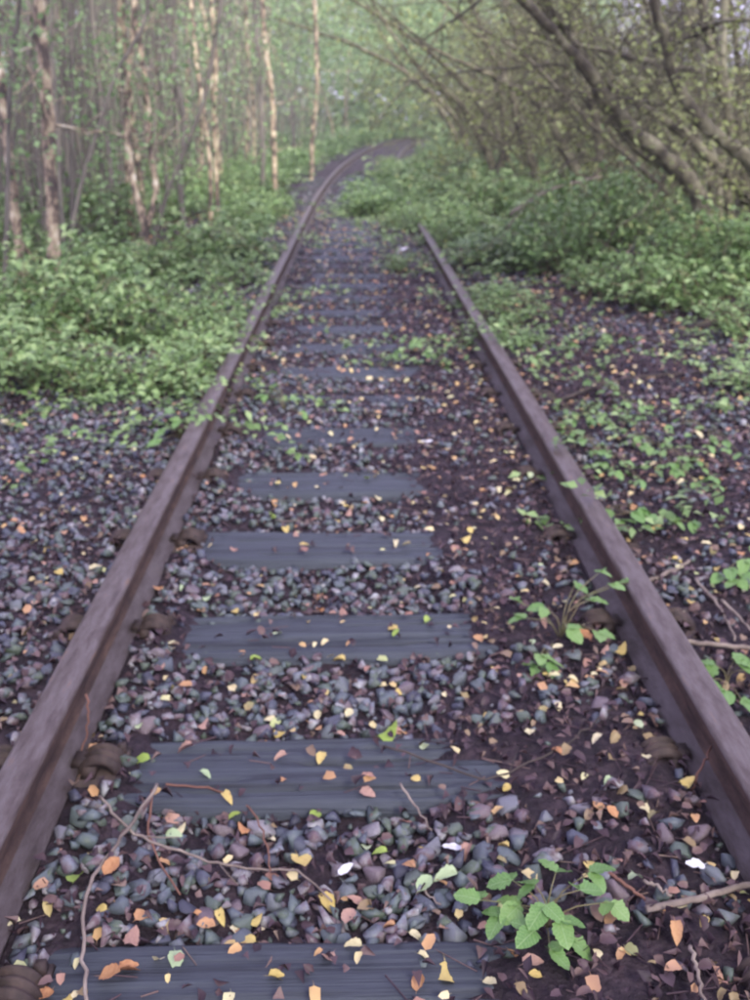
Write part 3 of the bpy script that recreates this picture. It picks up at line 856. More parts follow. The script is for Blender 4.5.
# ------------------------------------------------------------------ bramble bushes
def bush_mesh(seed, R, H, stems, leaves, lw=.064, tmpl=lf4):
    """arching stems carrying triplets of leaves; returns foliage, stems"""
    r = np.random.RandomState(seed)
    lp, ly, stp = [], [], []
    for i in range(stems):
        a = r.rand() * 6.283; L_ = R * r.uniform(.45, 1.1); h = H * r.uniform(.55, 1.15)
        b0 = np.array([math.cos(a + 2), math.sin(a + 2), 0]) * R * .35 * r.rand()
        d = np.array([math.cos(a), math.sin(a), 0])
        ts = np.linspace(0, 1, 7)
        P = [b0 + d * L_ * t + np.array([0, 0, h * (1 - (1.25 * t - .75) ** 2 / .5625) if t < 1 else h * .55]) * 1.0 for t in ts]
        P = np.array(P); P[:, 2] = np.maximum(P[:, 2], 0)
        stp.append(tube(P, np.linspace(.005, .0025, 7), 3, cap=False))
        m = leaves // stems
        t = r.rand(m) ** .75 * 6
        i0 = np.minimum(t.astype(int), 5); f = (t - i0)[:, None]
        q = P[i0] * (1 - f) + P[i0 + 1] * f
        q = q + r.randn(m, 3) * np.array([.08, .08, .07])
        lp.append(q); ly.append(r.rand(m) * 6.283)
    lp = np.concatenate(lp); ly = np.concatenate(ly)
    lp[:, 2] = np.maximum(lp[:, 2], .01)
    k = len(lp)
    # three leaflets each
    parts = []
    for dy, sc_ in ((0, 1.0), (1.25, .85), (-1.25, .85)):
        parts.append(scatter(*tmpl, lp, rots(ly + dy, -.15 + r.randn(k) * .32, r.randn(k) * .3), lw * sc_ * (.7 + .6 * r.rand(k)), (r.rand(k) * .35 + np.clip(r.randn(k) * .2 + .35, 0, .65))))
    return join(parts), join(stp)

bush_protos = []
for i in range(5):
    f_, s_ = bush_mesh(100 + i, .62, .34, 15, 300)
    bush_protos.append((tri_mesh('foliage', *f_), tri_mesh('stems', *s_)))
tall_protos = []
for i in range(4):
    f_, s_ = bush_mesh(140 + i, .80, .52, 18, 400, .072)
    tall_protos.append((tri_mesh('foliage', *f_), tri_mesh('stems', *s_)))

def bush(x, y, label, sc_=1.0, tall=False, group=None, i=None, zs=1.0, name='bramble_bush', cat='bramble bush'):
    fm, sm = (tall_protos if tall else bush_protos)[(i if i is not None else random.randrange(100)) % (4 if tall else 5)]
    t = empty(name, (x, y, surf_z(x, y) - .02), label, cat, group)
    t.rotation_euler.z = random.uniform(0, 6.28)
    t.scale = (sc_, sc_, sc_ * zs)
    link('foliage', fm, M['bramble'], t)['kind'] = 'stuff'
    link('stems', sm, M['stem_green'], t)['kind'] = 'stuff'
    return t

def px_bush(px, py, label, sc_, tall=False, zs=1.0):
    p = on_ground(px, py, 0)
    return bush(p.x, p.y, label, sc_, tall, zs=zs)
px_bush(30, 392, 'bushy bramble at the left edge, nearest clump to the grey gravel', .85)
px_bush(88, 398, 'bright green bramble clump overhanging the gravel at left', .62)
px_bush(-15, 375, 'bramble clump cut by the left edge of the picture', .9)
px_bush(182, 392, 'bramble clump beside the left rail just before the joint', .66)
px_bush(208, 362, 'bramble clump crowding the left rail at the joint', .62)
px_bush(150, 348, 'low sparse bramble between the near clumps and the dark gap', .5, zs=.6)
px_bush(110, 330, 'bramble clump at the foot of the thickest birch', .8)
px_bush(60, 345, 'bramble clump behind the left edge clump', .8)
px_bush(12, 335, 'bramble clump at the foot of the leftmost birch', .9)
px_bush(487, 345, 'bramble clump spilling over the right rail where it comes out', .44)
px_bush(515, 325, 'bramble clump just outside the right rail behind the first spill', .62)
px_bush(470, 312, 'small bramble clump covering the right rail head', .36)
px_bush(520, 345, 'low bramble outside the right rail next to brown litter', .45, zs=.6)
px_bush(400, 272, 'low leafy clump inside the right rail holding the white scrap', .5)
px_bush(425, 232, 'bramble clump where the right rail vanishes', .8)
px_bush(430, 247, 'small leafy tuft hiding the far visible end of the right rail', .42)
px_bush(742, 345, 'bramble clump at the right edge behind the gravel patch', .8)
px_bush(745, 395, 'dark leafy clump at the right edge next to the bare soil', .55, zs=.7)
px_bush(690, 318, 'leafy clump below the big leaning trunk, beside the log', .9)
px_bush(648, 306, 'bright leafy clump with bare curved stem, right of the track', .8)
px_bush(590, 300, 'leafy clump at the right side of the brown gap', .7)

def to_px(x, y, z):
    q = cam.rotation_euler.to_matrix().transposed() @ (Vector((x, y, z)) - cam.location)
    return 375 + FPX * q.x / -q.z, 500 - FPX * q.y / -q.z
MARKS = [(20, 'left of the leftmost birch'), (85, 'around the thickest birch'), (125, 'between the thickest and forked birches'), (180, 'around the forked birch'), (235, 'just right of the forked birch'),
         (292, 'around the bright slim birch'), (345, 'left of the bend'), (400, 'in line with the bend'), (455, 'right of the bend'), (520, 'under the arching thorn'),
         (600, 'under the middle thorn'), (680, 'left of the big leaning trunk'), (735, 'below the big leaning trunk'), (9999, 'by the right edge')]
def mark(px):
    for a, t_ in MARKS:
        if px < a: return t_
def row(y):
    return 'front row' if y < 9 else 'second row' if y < 12 else 'third row' if y < 15.5 else 'middle distance' if y < 22 else 'far off' if y < 32 else 'farthest'
def bush_label(x, y, z, side, tall, s_):
    return '%s%s bramble bush %s, %s' % ('big ' if s_ > 1.05 else 'small ' if s_ < .75 else '', 'tall' if tall else 'low', mark(to_px(x, y, z)[0]), row(y))
tr_parts, tr_st = [], []
def trails(n, ylo, yhi, ulo, uhi, seed_thr):
    for _ in range(n):
        y = random.uniform(ylo, yhi); u = random.uniform(ulo, uhi)
        if float(vnoise(u, y, .9, 55)) < seed_thr + .35 * random.random(): continue
        a = random.uniform(0, 6.28); L_ = random.uniform(.25, .9); m = int(L_ / .028)
        da = random.uniform(-.14, .14); x_, y_ = u + float(cx(y)), y
        P_ = []
        hh = random.uniform(.03, .16)
        for q in range(m):
            a += da * .4 + random.uniform(-.15, .15)
            x_ += math.cos(a) * .028; y_ += math.sin(a) * .028
            z_ = max(surf_z(x_, y_), .0 if abs(x_) < 1.25 else -9)
            if abs(abs(x_ - float(cx(y_))) - RAILX) < .07: z_ = .15
            P_.append((x_, y_, z_ + .012 + hh * math.sin(math.pi * q / m) * random.uniform(.7, 1.2)))
        P_ = np.array(P_)
        if len(P_) < 4: continue
        tr_st.append(tube(P_[::3], .0018, 3, cap=False))
        Q_ = np.repeat(P_, 2, 0) + rs.randn(len(P_) * 2, 3) * .022 * np.array([1, 1, .5])
        k = len(Q_)
        tr_parts.append(scatter(*lf4, Q_, rots(rs.rand(k) * 6.3, rs.randn(k) * .35, rs.randn(k) * .35), .030 + .030 * rs.rand(k)))
trails(60, 5.0, 7.2, -3.4, -.8, -.3)
trails(28, 4.9, 8, -1.1, -.62, -.6)
trails(22, 4.3, 5.6, -1.7, -.85, -.5)
trails(75, 3.0, 8.0, .95, 3.3, .0)
trails(34, 5.6, 9.5, .5, 1.2, -.5)
trails(50, 2.0, 4.2, .95, 2.0, .1)
trails(60, 8, 13, -.6, .7, .1)
trails(120, 13, 20, -.35, .7, -.2)
cb = link('creeping_brambles', tri_mesh('creeping_brambles', *join(tr_parts)), M['bramble'])
tag(cb, 'straggling bramble runners creeping over the gravel and rails', kind='stuff')
placed = []
def try_place(x, y, dmin):
    for a, b in placed:
        if (a - x) ** 2 + (b - y) ** 2 < dmin * dmin: return False
    placed.append((x, y)); return True
n = 0
tries = 0
while n < 275 and tries < 12000:
    tries += 1
    y = 5.9 + 32 * random.random() ** 1.6
    side = random.random() < .5
    if side: u = -1.02 - random.random() ** 1.3 * (2.2 + .42 * y)
    else: u = (1.0 if y < 12 else .7 if y < 13.5 else .3 if y < 15 else -.02 if y < 22 else .5 if y < 32 else 1.3) + random.random() ** 1.3 * (2.0 + .36 * y)
    if side and 6.6 < y < 7.1 and -2.4 < u < -1.2: continue
    if (not side) and y < 7.4: continue
    if (not side) and 8.7 < y < 9.3 and u < 3.2: continue
    x = u + float(cx(y))
    dm = .36 + .012 * y
    if not try_place(x, y, dm): continue
    tall = random.random() < (.5 if side else .7) and (abs(u) > 2.2 or y > 22 or (not side and u > 1.6))
    s_ = random.uniform(.72, 1.1) + (.25 if y > 18 else 0)
    if (side and u > -1.5): s_ = min(s_, .62 if y < 20 else .7); tall = False
    if (not side and u < 1.2): s_ = min(s_, .6); tall = False
    if y > 22 and -1.9 < u < 2.4: s_ = .7; tall = False
    if side and y > 17 and u > -1.5: continue
    if y < 16 and float(vnoise(u, y, .75, 66)) < (-.18 if side else -.38) and abs(u) > 1.2: continue
    lab = bush_label(x, y, surf_z(x, y) + .3, side, tall, s_)
    bush(x, y, lab, s_, tall, 'bramble bushes in the undergrowth', zs=random.uniform(.7, 1.35))
    n += 1
# everything beyond and between as one mass
parts = []
gx_, gy_, gs_ = [], [], []
for _ in range(3300):
    y = 7.2 + 85 * random.random() ** 1.25
    side = random.random() < .5
    if side: u = -1.1 - random.random() ** 1.3 * (5 + .55 * y)
    else: u = (1.2 if y < 12 else .8 if y < 13.5 else .3 if y < 15 else -.02 if y < 22 else .5 if y < 32 else 1.3) + random.random() ** 1.3 * (4 + .5 * y)
    if (not side) and (y < 7.8 or (8.7 < y < 9.3 and u < 3.2)): continue
    if side and y < 7.1 and u > -2.4: continue
    if side and y > 17 and u > -1.5: continue
    if y < 16 and float(vnoise(u, y, .75, 66)) < (-.12 if side else -.30): continue
    if (not side) and y > 22 and u < 2.2:
        gx_.append(u + float(cx(y))); gy_.append(y); gs_.append(.6); continue
    gx_.append(u + float(cx(y))); gy_.append(y); gs_.append(random.uniform(.5, 1) * (1 if y < 20 else 1.5 if y < 45 else 2.2))
gx_, gy_, gs_ = map(np.array, (gx_, gy_, gs_))
small = []
for i in range(3):
    (fv, ff, fr_), _s = bush_mesh(180 + i, .5, .38, 9, 50, .095, lf2)
    small.append((fv, ff, fr_))
for q in range(3):
    m_ = (np.arange(len(gx_)) % 3) == q
    k = m_.sum()
    z = np.maximum(bed_z(gx_[m_], gy_[m_]), ground_z(gx_[m_], gy_[m_]))
    v_, f_, r_ = scatter(small[q][0], small[q][1], np.stack([gx_[m_], gy_[m_], z], -1), rots(rs.rand(k) * 6.3, 0 * rs.rand(k), 0 * rs.rand(k)), gs_[m_])
    r_ = np.mod(np.tile(small[q][2], k) * .7 + r_ * .3, 1)
    parts.append((v_, f_, r_))
ug = link('undergrowth', tri_mesh('undergrowth', *join(parts)), M['bramble'])
tag(ug, 'mass of low bramble leaves filling the ground under the trees', kind='stuff')

# ------------------------------------------------------------------ trees
def limb(P, r0, r1, sides=8, rough=.06):
    P = np.asarray(P, float)
    rad = np.linspace(r0, r1, len(P)) * (1 + rough * rs.randn(len(P)))
    return tube(P, rad, sides)

def bend_line(p, d, L_, n, wob, up=0.0):
    """wandering polyline"""
    P = [np.array(p, float)]
    d = np.array(d, float); d /= np.linalg.norm(d)
    for i in range(n):
        d = d + rs.randn(3) * wob + np.array([0, 0, up])
        d /= np.linalg.norm(d)
        P.append(P[-1] + d * L_ / n)
    return np.array(P), d

def twigs_from(P, r, count, L_, depth, out, leafpts, spread=.9, up=.02, t0=.15, wob=.16, sides=4):
    for _ in range(count):
        t = rs.uniform(t0, 1) * (len(P) - 1)
        i = min(int(t), len(P) - 2)
        p = P[i] + (P[i + 1] - P[i]) * (t - i)
        d = P[i + 1] - P[i]; d = d / (np.linalg.norm(d) + 1e-9)
        d = d * .5 + rs.randn(3) * spread * .7
        ll = L_ * rs.uniform(.5, 1.2)
        Q, _d = bend_line(p, d, ll, 5, wob, up)
        out.append(tube(Q, np.linspace(r, r * .45, 6), sides, cap=False))
        if depth > 0: twigs_from(Q, r * .55, 3 if depth > 1 else 4, ll * .55, depth - 1, out, leafpts, spread, up, .2, wob, 3)
        else: leafpts.append(Q[2:])

def leaf_cloud(pts, per, jit, size, tmpl=lf2):
    if not len(pts): return None
    P = np.concatenate(pts)
    P = np.repeat(P, per, 0) + rs.randn(len(P) * per, 3) * jit
    k = len(P)
    return scatter(*tmpl, P, rots(rs.rand(k) * 6.3, rs.randn(k) * .6, rs.randn(k) * .6), size * (.6 + .8 * rs.rand(k)))

# --- birch prototypes: tall thin stems with side twigs and light crowns starting above the picture
def birch_proto(H, r, lean, tw, lowtw, crown, wob=.05):
    P, d = bend_line((0, 0, -.1), (lean, rs.uniform(-.03, .03), 1), H, 16, wob, .03)
    tr = limb(P, r, r * .25, 8)
    br, lp = [], []
    twigs_from(P, r * .20, tw, H * .22, 1, br, lp, .8, .06, .35)
    if lowtw: twigs_from(P[:7], r * .16, lowtw, H * .13, 1, br, lp, .9, .03, .15)
    lc = leaf_cloud(lp, crown, .14, .046)
    return tri_mesh('trunk', *tr, smooth=True), tri_mesh('branches', *join(br)), (tri_mesh('crown', *lc) if lc else None)
birch_p = [birch_proto(9, .046, rs.uniform(-.06, .06), 16, 7, 2) for _ in range(6)]
pole_p = [birch_proto(7.5, .024, rs.uniform(-.15, .15), 9, 7, 1, .05) for _ in range(7)]

def place_tree(name, pr, loc, label, cat, group, bark, leafm, sc_=1.0, rz=None, tx=0, ty=0):
    t = empty(name, loc, label, cat, group)
    t.rotation_euler = (tx, ty, random.uniform(0, 6.28) if rz is None else rz)
    t.scale = (sc_, sc_, sc_)
    link('trunk', pr[0], M[bark], t)
    link('branches', pr[1], M[bark], t)
    if pr[2]: link('crown', pr[2], M[leafm], t)['kind'] = 'stuff'
    for c_ in t.children:
        if c_.name.startswith('branches'): c_['kind'] = 'stuff'
    return t

# hero birches traced at their own distances
def hero_tree(name, stems, label, cat, bark, tw=10, twl=.9, leafm='tree_leaf', ext=4.0, knots=True, leafn=2, sides=10, group=None, sub=3, lsize=.06, tdepth=1):
    """stems: list of (pixel points from base up, depth at base, depth at top, r0, r1)"""
    b = None; tr, br, lp = [], [], []
    for (pix, d0, d1, r0, r1) in stems:
        n = len(pix)
        pts = [at_depth(px, py, d0 + (d1 - d0) * i / (n - 1)) for i, (px, py) in enumerate(pix)]
        if b is None:
            p0 = pts[0]
            b = Vector((p0.x, p0.y, surf_z(p0.x, p0.y)))
            pts[0] = Vector((p0.x, p0.y, b.z - .1))
        A = spline(pts, max(14, 6 * n))
        d = A[-1] - A[-3]; d /= np.linalg.norm(d)
        B, _ = bend_line(A[-1], d, ext, 8, .08, .05)
        full = np.vstack([A, B[1:]])
        full = full + rs.randn(*full.shape) * r0 * .07
        rad = np.r_[np.linspace(r0, r1, len(A)), np.linspace(r1, r1 * .35, len(B) - 1)] * (1 + .07 * rs.randn(len(full)))
        tr.append(tube(full - np.array(b), rad, sides))
        rel = full - np.array(b)
        twigs_from(rel, r1 * .22, tw, twl, tdepth, br, lp, .9, .02, .12)
    t = empty(name, b, label, cat, group)
    link('trunk', tri_mesh('trunk', *join(tr), smooth=True), M[bark], t)
    link('branches', tri_mesh('branches', *join(br)), M[bark], t)['kind'] = 'stuff'
    if leafn:
        ncr = link('crown', tri_mesh('crown', *leaf_cloud(lp, leafn, .12, lsize)), M[leafm], t)
        ncr['kind'] = 'stuff'
    return t

def gb(px, py): return on_ground(px, py, -.05).y
hero_tree('birch_tree', [([(54, 285), (52, 210), (49, 150), (47, 95), (42, 40), (40, -10)], 9.0, 9.2, .060, .052)], 'thickest pinkish birch trunk near the left edge, blotched dark and cream', 'birch', 'birch_bark', 10, .8, ext=5)
hero_tree('birch_tree', [([(22, 290), (18, 240), (12, 190), (6, 130), (-2, 60), (-14, -20)], 9.4, 9.6, .050, .038)], 'crooked dark mottled birch against the left edge', 'birch', 'birch_bark', 8, .8, ext=4)
hero_tree('birch_tree', [([(147, 262), (146, 235), (132, 175), (127, 130), (130, 60), (136, -10)], 10.4, 10.8, .040, .028),
                         ([(146, 230), (156, 190), (150, 150), (148, 110), (142, 60), (132, -10)], 10.5, 11.0, .032, .030)], 'forked birch with two entwined pale and dark stems left of the track', 'birch', 'birch_bark', 8, .8, ext=4)
hero_tree('birch_tree', [([(275, 190), (274, 140), (272, 95), (266, 50), (262, -10)], 16.5, 17, .046, .036)], 'slim bright birch trunk beside the undergrowth before the bend', 'birch', 'birch_bark', 8, 1.0, ext=5)
hero_tree('birch_tree', [([(311, 168), (313, 130), (317, 90), (316, 40), (314, -10)], 25, 25.5, .06, .05)], 'palest distant birch trunk close to the bend of the left rail', 'birch', 'birch_bark', 8, 1.2, ext=5)
hero_tree('birch_tree', [([(218, 205), (216, 170), (214, 110), (216, 60), (210, -10)], 14.5, 15, .034, .03)], 'thin tan birch between the forked birch and the bright slim one', 'birch', 'birch_bark', 7, .9, ext=4)
hero_tree('birch_tree', [([(209, 206), (210, 165), (205, 120), (196, 60), (190, -10)], 14.2, 15, .032, .026)], 'thin tan birch leaning left, twin of the thin birch beside it', 'birch', 'birch_bark', 7, .9, ext=4)
hero_tree('slim_tree', [([(185, 225), (180, 180), (184, 130), (172, 60), (166, -10)], 12.8, 13.2, .038, .034)], 'dark purple grey stem right of the forked birch', 'tree', 'pole_bark', 10, .9, ext=4)
hero_tree('slim_tree', [([(262, 176), (262, 130), (260, 90), (258, 50), (254, -10)], 19, 19.4, .05, .04)], 'straight dark stem just left of the bright slim birch', 'tree', 'pole_bark', 10, .9, ext=4)
hero_tree('leaning_sapling', [([(60, 250), (80, 190), (98, 130), (118, 70), (145, 20), (150, -20)], 9.6, 9.6, .022, .014)], 'thin dark sapling leaning right from behind the thickest birch', 'sapling', 'pole_bark', 7, .6, ext=1.5)
hero_tree('leaning_sapling', [([(150, 250), (165, 200), (185, 150), (205, 95), (215, 40), (225, -20)], 12, 12.3, .03, .022)], 'grey sapling leaning right past the forked birch', 'sapling', 'pole_bark', 7, .6, ext=1.5)
hero_tree('leaning_sapling', [([(20, 60), (14, 30), (22, -5)], 8.2, 8.4, .02, .02), ] if False else [([(0, 300), (8, 180), (10, 90), (14, 50), (22, -15)], 8.4, 8.4, .022, .016)], 'thin dark sapling at the extreme left edge', 'sapling', 'pole_bark', 6, .5, ext=1.5)

pt = []
def far_enough(x, y, d):
    for a, b in pt:
        if (a - x) ** 2 + (b - y) ** 2 < d * d: return False
    pt.append((x, y)); return True
n = tries = 0
while n < 85 and tries < 4000:                                  # birches
    tries += 1
    y = 12 + 50 * random.random() ** 1.1
    u = -2.6 - random.random() ** 1.2 * (3 + .5 * y)
    x = u + float(cx(y))
    if not far_enough(x, y, .6): continue
    sc_ = random.uniform(.8, 1.25)
    lab = '%s pale brown birch %s, %s' % ('slim' if sc_ < 1 else 'stout', mark(to_px(x, y, 2)[0]), row(y))
    place_tree('birch_tree', birch_p[n % 6], (x, y, surf_z(x, y)), lab, 'birch', 'birches in the left wood', 'birch_bark', 'tree_leaf', sc_)
    n += 1
n = tries = 0
while n < 255 and tries < 12000:                                  # thin poles
    tries += 1
    y = 10.0 + 42 * random.random() ** 1.4
    u = -2.7 - random.random() * (2.5 + .52 * y)
    x = u + float(cx(y))
    if not far_enough(x, y, .33): continue
    sc_ = random.uniform(.75, 1.3)
    lab = '%s grey %s young tree %s, %s' % ('thin' if sc_ < 1 else 'thicker', ('straight', 'leaning', 'crooked')[n % 3], mark(to_px(x, y, 2)[0]), row(y))
    place_tree('young_tree', pole_p[n % 7], (x, y, surf_z(x, y)), lab, 'young tree', 'young trees in the wood', 'pole_bark', 'tree_leaf', sc_)
    n += 1

# the rest of the poles, too many and too thin to count
parts = []
for _ in range(1250):
    y = 11 + 60 * random.random() ** 1.3
    u = -3.0 - random.random() * (3 + .55 * y)
    x = u + float(cx(y))
    P, d = bend_line((x, y, surf_z(x, y) - .1), (rs.uniform(-.16, .16), rs.uniform(-.1, .1), 1), rs.uniform(4, 8) + .05 * y, 6, .03, .02)
    parts.append(tube(P, np.linspace(rs.uniform(.010, .036), .008, 7), 4, rs.rand(), cap=False))
ds = link('distant_stems', tri_mesh('distant_stems', *join(parts), smooth=True), M['pole_bark'])
tag(ds, 'dense mass of thin far stems in the left wood', kind='stuff')

# --- right hand thorn trees, arching over the line
hero_tree('leaning_tree', [([(722, 232), (695, 190), (655, 150), (620, 118), (590, 75), (555, 35), (515, -8)], 9.5, 8.6, .105, .034),
                           ([(715, 225), (690, 178), (640, 150), (600, 100), (585, 60), (565, 30), (540, -8)], 9.8, 9.6, .06, .03)],
          'big leaning mossy trunk rising left from the right edge, forked high up', 'tree', 'thorn_bark', 16, 1.3, 'thorn_leaf', 2.5, leafn=1, tdepth=2, lsize=.05)
hero_tree('leaning_tree', [([(790, 232), (760, 175), (735, 150), (700, 120), (675, 80), (665, 40), (650, -8)], 8.4, 8.0, .085, .034)],
          'bowed greenish grey trunk entering from the right edge above the leaning one', 'tree', 'thorn_bark', 14, 1.2, 'thorn_leaf', 2.5, leafn=1, tdepth=2, lsize=.05)
hero_tree('pale_tree', [([(722, 225), (718, 180), (706, 120), (700, 60), (706, -8)], 11, 11, .045, .035)], 'pale upright stem behind the fork of the leaning trunks', 'tree', 'pale_bark', 10, 1.0, 'thorn_leaf', 3, leafn=2)
hero_tree('pale_tree', [([(745, 235), (738, 180), (730, 120), (722, 50), (726, -8)], 10.5, 10.8, .05, .04)], 'pale upright stem nearest the right edge', 'tree', 'pale_bark', 10, 1.0, 'thorn_leaf', 3, leafn=2)
hero_tree('thorn_tree', [([(598, 215), (580, 180), (560, 140), (540, 105), (500, 80), (455, 60)], 14, 14.5, .09, .025),
                         ([(590, 205), (600, 150), (590, 100), (575, 50), (580, -8)], 14, 14.3, .06, .04)], 'dark thorn tree with slanting trunk in the middle of the right hand thicket', 'thorn tree', 'thorn_bark', 18, 1.3, 'thorn_leaf', 1.5, leafn=1, tdepth=2, lsize=.05)
hero_tree('thorn_tree', [([(500, 185), (492, 165), (478, 135), (460, 105), (430, 80), (405, 50)], 19, 20, .10, .03),
                         ([(498, 180), (505, 140), (500, 100), (490, 50), (470, 0)], 19, 19.3, .075, .03)], 'dark thorn tree arching over the track at the far end of the thicket', 'thorn tree', 'thorn_bark', 18, 1.7, 'thorn_leaf', 2, leafn=1, tdepth=2, lsize=.06)
hero_tree('thorn_tree', [([(545, 200), (535, 170), (520, 130), (510, 90), (490, 50), (450, 10)], 16.5, 17, .09, .03)], 'dark thorn tree leaning left between the two larger thorns', 'thorn tree', 'thorn_bark', 18, 1.6, 'thorn_leaf', 2, leafn=1, tdepth=2, lsize=.05)
hero_tree('thorn_tree', [([(478, 152), (455, 118), (415, 80), (360, 48), (305, 28)], 26, 27, .09, .03)], 'thorn tree bending furthest left across the top of the far track', 'thorn tree', 'thorn_bark', 24, 2.2, 'thorn_leaf', 2, leafn=1, tdepth=2, lsize=.06)
hero_tree('thorn_tree', [([(470, 150), (440, 108), (410, 75), (385, 40), (365, 0)], 31, 32, .09, .03)], 'thorn tree rising over the track beyond the furthest bending one', 'thorn tree', 'thorn_bark', 24, 2.4, 'thorn_leaf', 2, leafn=1, tdepth=2, lsize=.07)
hero_tree('thorn_tree', [([(520, 175), (490, 120), (450, 70), (400, 30), (345, -5)], 21, 21.5, .08, .03)], 'thorn tree arching over the track nearer than the two far ones', 'thorn tree', 'thorn_bark', 24, 1.9, 'thorn_leaf', 2, leafn=1, tdepth=2, lsize=.06)
for (a, d, r0, l) in (([(700, 72), (640, 60), (600, 50), (545, 38)], (8.8, 9.4), .03, 'long dark bough crossing left between the two leaning trunks'),
                      ([(665, 105), (625, 98), (580, 92), (530, 85)], (8.6, 9.6), .018, 'thin level bough below the long dark one'),
                      ([(770, 20), (720, 22), (690, 38), (655, 52)], (7.8, 8.6), .022, 'black bough coming in at the upper right corner')):
    P = spline([at_depth(px, py, d[0] + (d[1] - d[0]) * i / 3) for i, (px, py) in enumerate(a)], 14)
    b0 = P[0].copy(); P = P - b0
    t = empty('bough', b0, l, 'bough')
    br, lp = [limb(P, r0, r0 * .4, 7)], []
    link('branch', tri_mesh('branch', *br[0], smooth=True), M['thorn_bark'], t)
    br = []
    twigs_from(P, r0 * .35, 14, .6, 1, br, lp, .9, 0, .1)
    link('twigs', tri_mesh('twigs', *join(br)), M['thorn_bark'], t)

def thorn_proto(seed):
    tr, br, lp = [], [], []
    for s_ in range(4):
        lean = rs.uniform(-.9, .1)
        P, d = bend_line((rs.uniform(-.2, .2), rs.uniform(-.2, .2), -.1), (lean, rs.uniform(-.35, .35), 1), rs.uniform(4, 5.5), 12, .10, .0)
        tr.append(limb(P, rs.uniform(.035, .07), .014, 7))
        twigs_from(P, .012, 15, 1.5, 2, br, lp, 1.0, -.01, .12, .15)
    lc = leaf_cloud(lp[::2], 1, .10, .050)
    return tri_mesh('trunk', *join(tr), smooth=True), tri_mesh('branches', *join(br)), tri_mesh('crown', *lc)
thorn_p = [thorn_proto(i) for i in range(4)]
n = tries = 0
while n < 54 and tries < 4000:
    tries += 1
    y = 10 + 52 * random.random() ** 1.2
    u = (4.6 if y < 17 else 3.6) + random.random() ** 1.4 * (1.0 + .2 * y)
    x = u + float(cx(y))
    if not far_enough(x, y, 1.1): continue
    lab = 'bare twiggy thorn tree %s, %s' % (mark(to_px(x, y, 1)[0]), row(y))
    place_tree('thorn_tree', thorn_p[n % 4], (x, y, surf_z(x, y)), lab, 'thorn tree', 'thorn trees in the right thicket', 'thorn_bark', 'thorn_leaf', random.uniform(.8, 1.15), rz=random.uniform(-.7, .7))
    n += 1
# vertical poles in the right thicket
n = tries = 0
while n < 24 and tries < 3000:
    tries += 1
    y = 11 + 20 * random.random()
    u = 4.2 + random.random() * .35 * y
    x = u
    if not far_enough(x, y, .5): continue
    lab = 'upright %s young tree in the right thicket %s, %s' % ('pale' if n % 3 == 0 else 'dark', mark(to_px(x, y, 1)[0]), row(y))
    place_tree('young_tree', pole_p[n % 7], (x, y, surf_z(x, y)), lab, 'young tree', 'young trees in the wood', 'pale_bark' if n % 3 == 0 else 'thorn_bark', 'thorn_leaf', random.uniform(1, 1.6))
    n += 1

# --- far-off leaves of the wood as one mass on each side and across the bend
def leaf_mass(name, n, fn, size, m, label, thr=-.25):
    P = fn(n)
    # clumped: keep by 3-d-ish noise
    keep = vnoise(P[:, 0] + P[:, 2] * .7, P[:, 1] - P[:, 2] * .5, .55, 77) + .6 * vnoise(P[:, 0] - P[:, 2], P[:, 1] + P[:, 2], 1.6, 78) > thr
    P = P[keep]; k = len(P)
    o = link(name, tri_mesh(name, *scatter(*lf2, P, rots(rs.rand(k) * 6.3, rs.randn(k) * .6, rs.randn(k) * .6), size * (.6 + .8 * rs.rand(k)))), M[m])
    tag(o, label, kind='stuff')
def left_mass(n):
    y = 13 + 75 * rs.rand(n) ** 1.4
    u = -4.0 - .06 * y - rs.rand(n) * (4 + .55 * y)
    z = .3 + rs.rand(n) * (1.8 + .115 * y)
    return np.stack([u + cx(y), y, z], -1)
leaf_mass('distant_birch_foliage', 150000, left_mass, .11, 'tree_leaf', 'hazy green leaves filling the depth of the left birch wood')
def right_mass(n):
    y = 12 + 70 * rs.rand(n) ** 1.1
    u = 7.0 + .08 * y + rs.rand(n) * (5 + .4 * y)
    z = .3 + rs.rand(n) * (1.8 + .075 * (y + u))
    ok = (z < 1.6 + .03 * y) | (vnoise(u, y, .25, 71) > -.12)
    return np.stack([u + cx(y), y, z], -1)[ok]
leaf_mass('distant_thicket_foliage', 70000, right_mass, .12, 'thorn_leaf', 'olive leaves filling the depth of the right hand thicket', .12)
def end_mass(n):
    y = 70 + 45 * rs.rand(n)
    u = -32 + 60 * rs.rand(n)
    z = .1 + rs.rand(n) ** 1.2 * 13
    x = u + cx(y)
    P = np.stack([x, y, z], -1)
    return P[(u < 14) | (z < 5)]
leaf_mass('woodland_beyond_bend', 90000, end_mass, .46, 'tree_leaf', 'pale green woodland closing the view beyond the bend', -9)
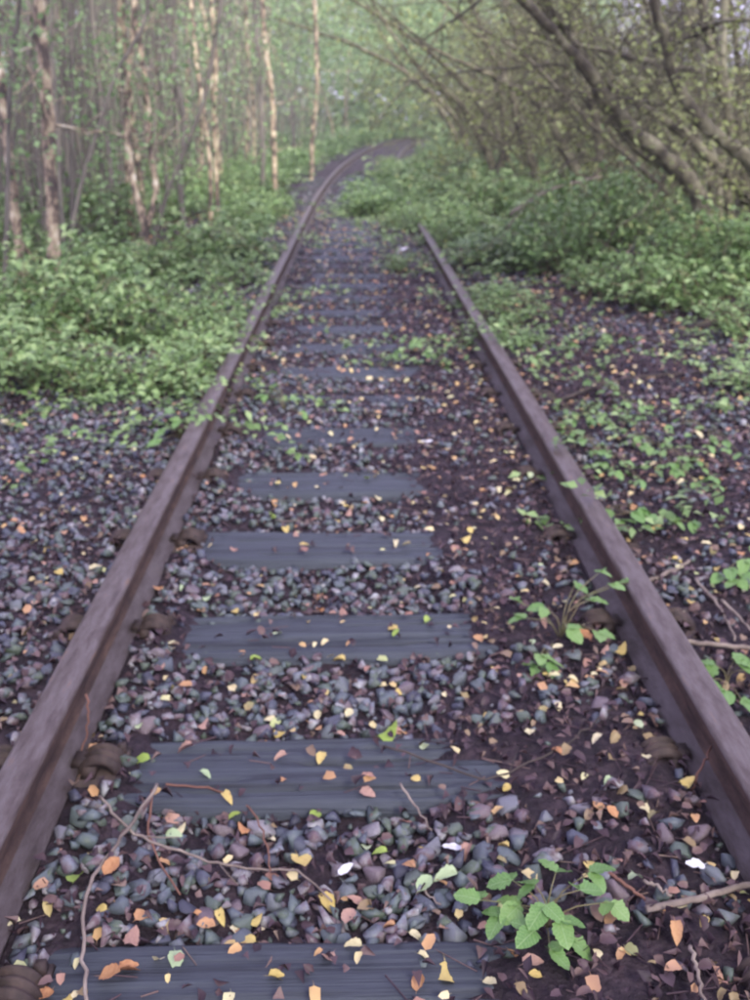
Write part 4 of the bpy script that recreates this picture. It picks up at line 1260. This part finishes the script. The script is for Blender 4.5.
def arch_mass(n):
    y = 30 + 70 * rs.rand(n)
    u = -5 + 10 * rs.rand(n)
    z = 2.0 + .02 * y + 1.2 * vnoise(u, y, .4, 90) + (9 - .0 * y) * rs.rand(n) ** 1.3
    return np.stack([u + cx(y), y, z + .9 * (1 - (u / 5) ** 2)], -1)
leaf_mass('overhanging_foliage', 60000, arch_mass, .16, 'tree_leaf', 'grey green leaves and crowns meeting over the far track')
def edge_mass(n):
    a = rs.rand(n)
    s = np.where(rs.rand(n) < .5, -1, 1)
    y = 15 + 95 * a
    u = s * (12 + .6 * y + 12 * rs.rand(n))
    z = .2 + rs.rand(n) * (5 + .16 * y)
    z = np.where(s > 0, .2 + rs.rand(n) * (1.8 + .085 * (y + np.abs(u) * .3)), z)
    ok = (s < 0) | (z < 1.6 + .03 * y) | (vnoise(u, y, .12, 71) > -.12)
    return np.stack([u, y, z], -1)[ok]
leaf_mass('woodland_edge', 70000, edge_mass, .42, 'tree_leaf', 'solid green woodland standing far behind the stems on both sides')

def near_mass(n):  # unseen leaf layer added above the frame to shade the foreground
    y = -9 + 14.5 * rs.rand(n); u = -6 + 12 * rs.rand(n)
    z = 5.5 + 3.5 * rs.rand(n) + .02 * u * u
    return np.stack([u, y, z], -1)
leaf_mass('added_shade_canopy', 38000, near_mass, .16, 'tree_leaf', 'added leaf layer out of view, shading the near track')

# ------------------------------------------------------------------ haze
HB = (-70, 80, -3, 125, -1.5, 24)
x0, x1, y0, y1, z0, z1 = HB
hz = link('haze', tri_mesh('haze', *box_vf(x0, x1, y0, y1, z0, z1)))
hm = bpy.data.materials.new('haze')
hm.use_nodes = True
hm.node_tree.nodes.clear()
ho = hm.node_tree.nodes.new('ShaderNodeOutputMaterial')
hv = hm.node_tree.nodes.new('ShaderNodeVolumePrincipled')
hv.inputs['Density'].default_value = 0.0013
hv.inputs['Color'].default_value = (.84, .88, .86, 1)
hm.node_tree.links.new(hv.outputs[0], ho.inputs['Volume'])
hz.data.materials.append(hm)
tag(hz, kind='stuff')
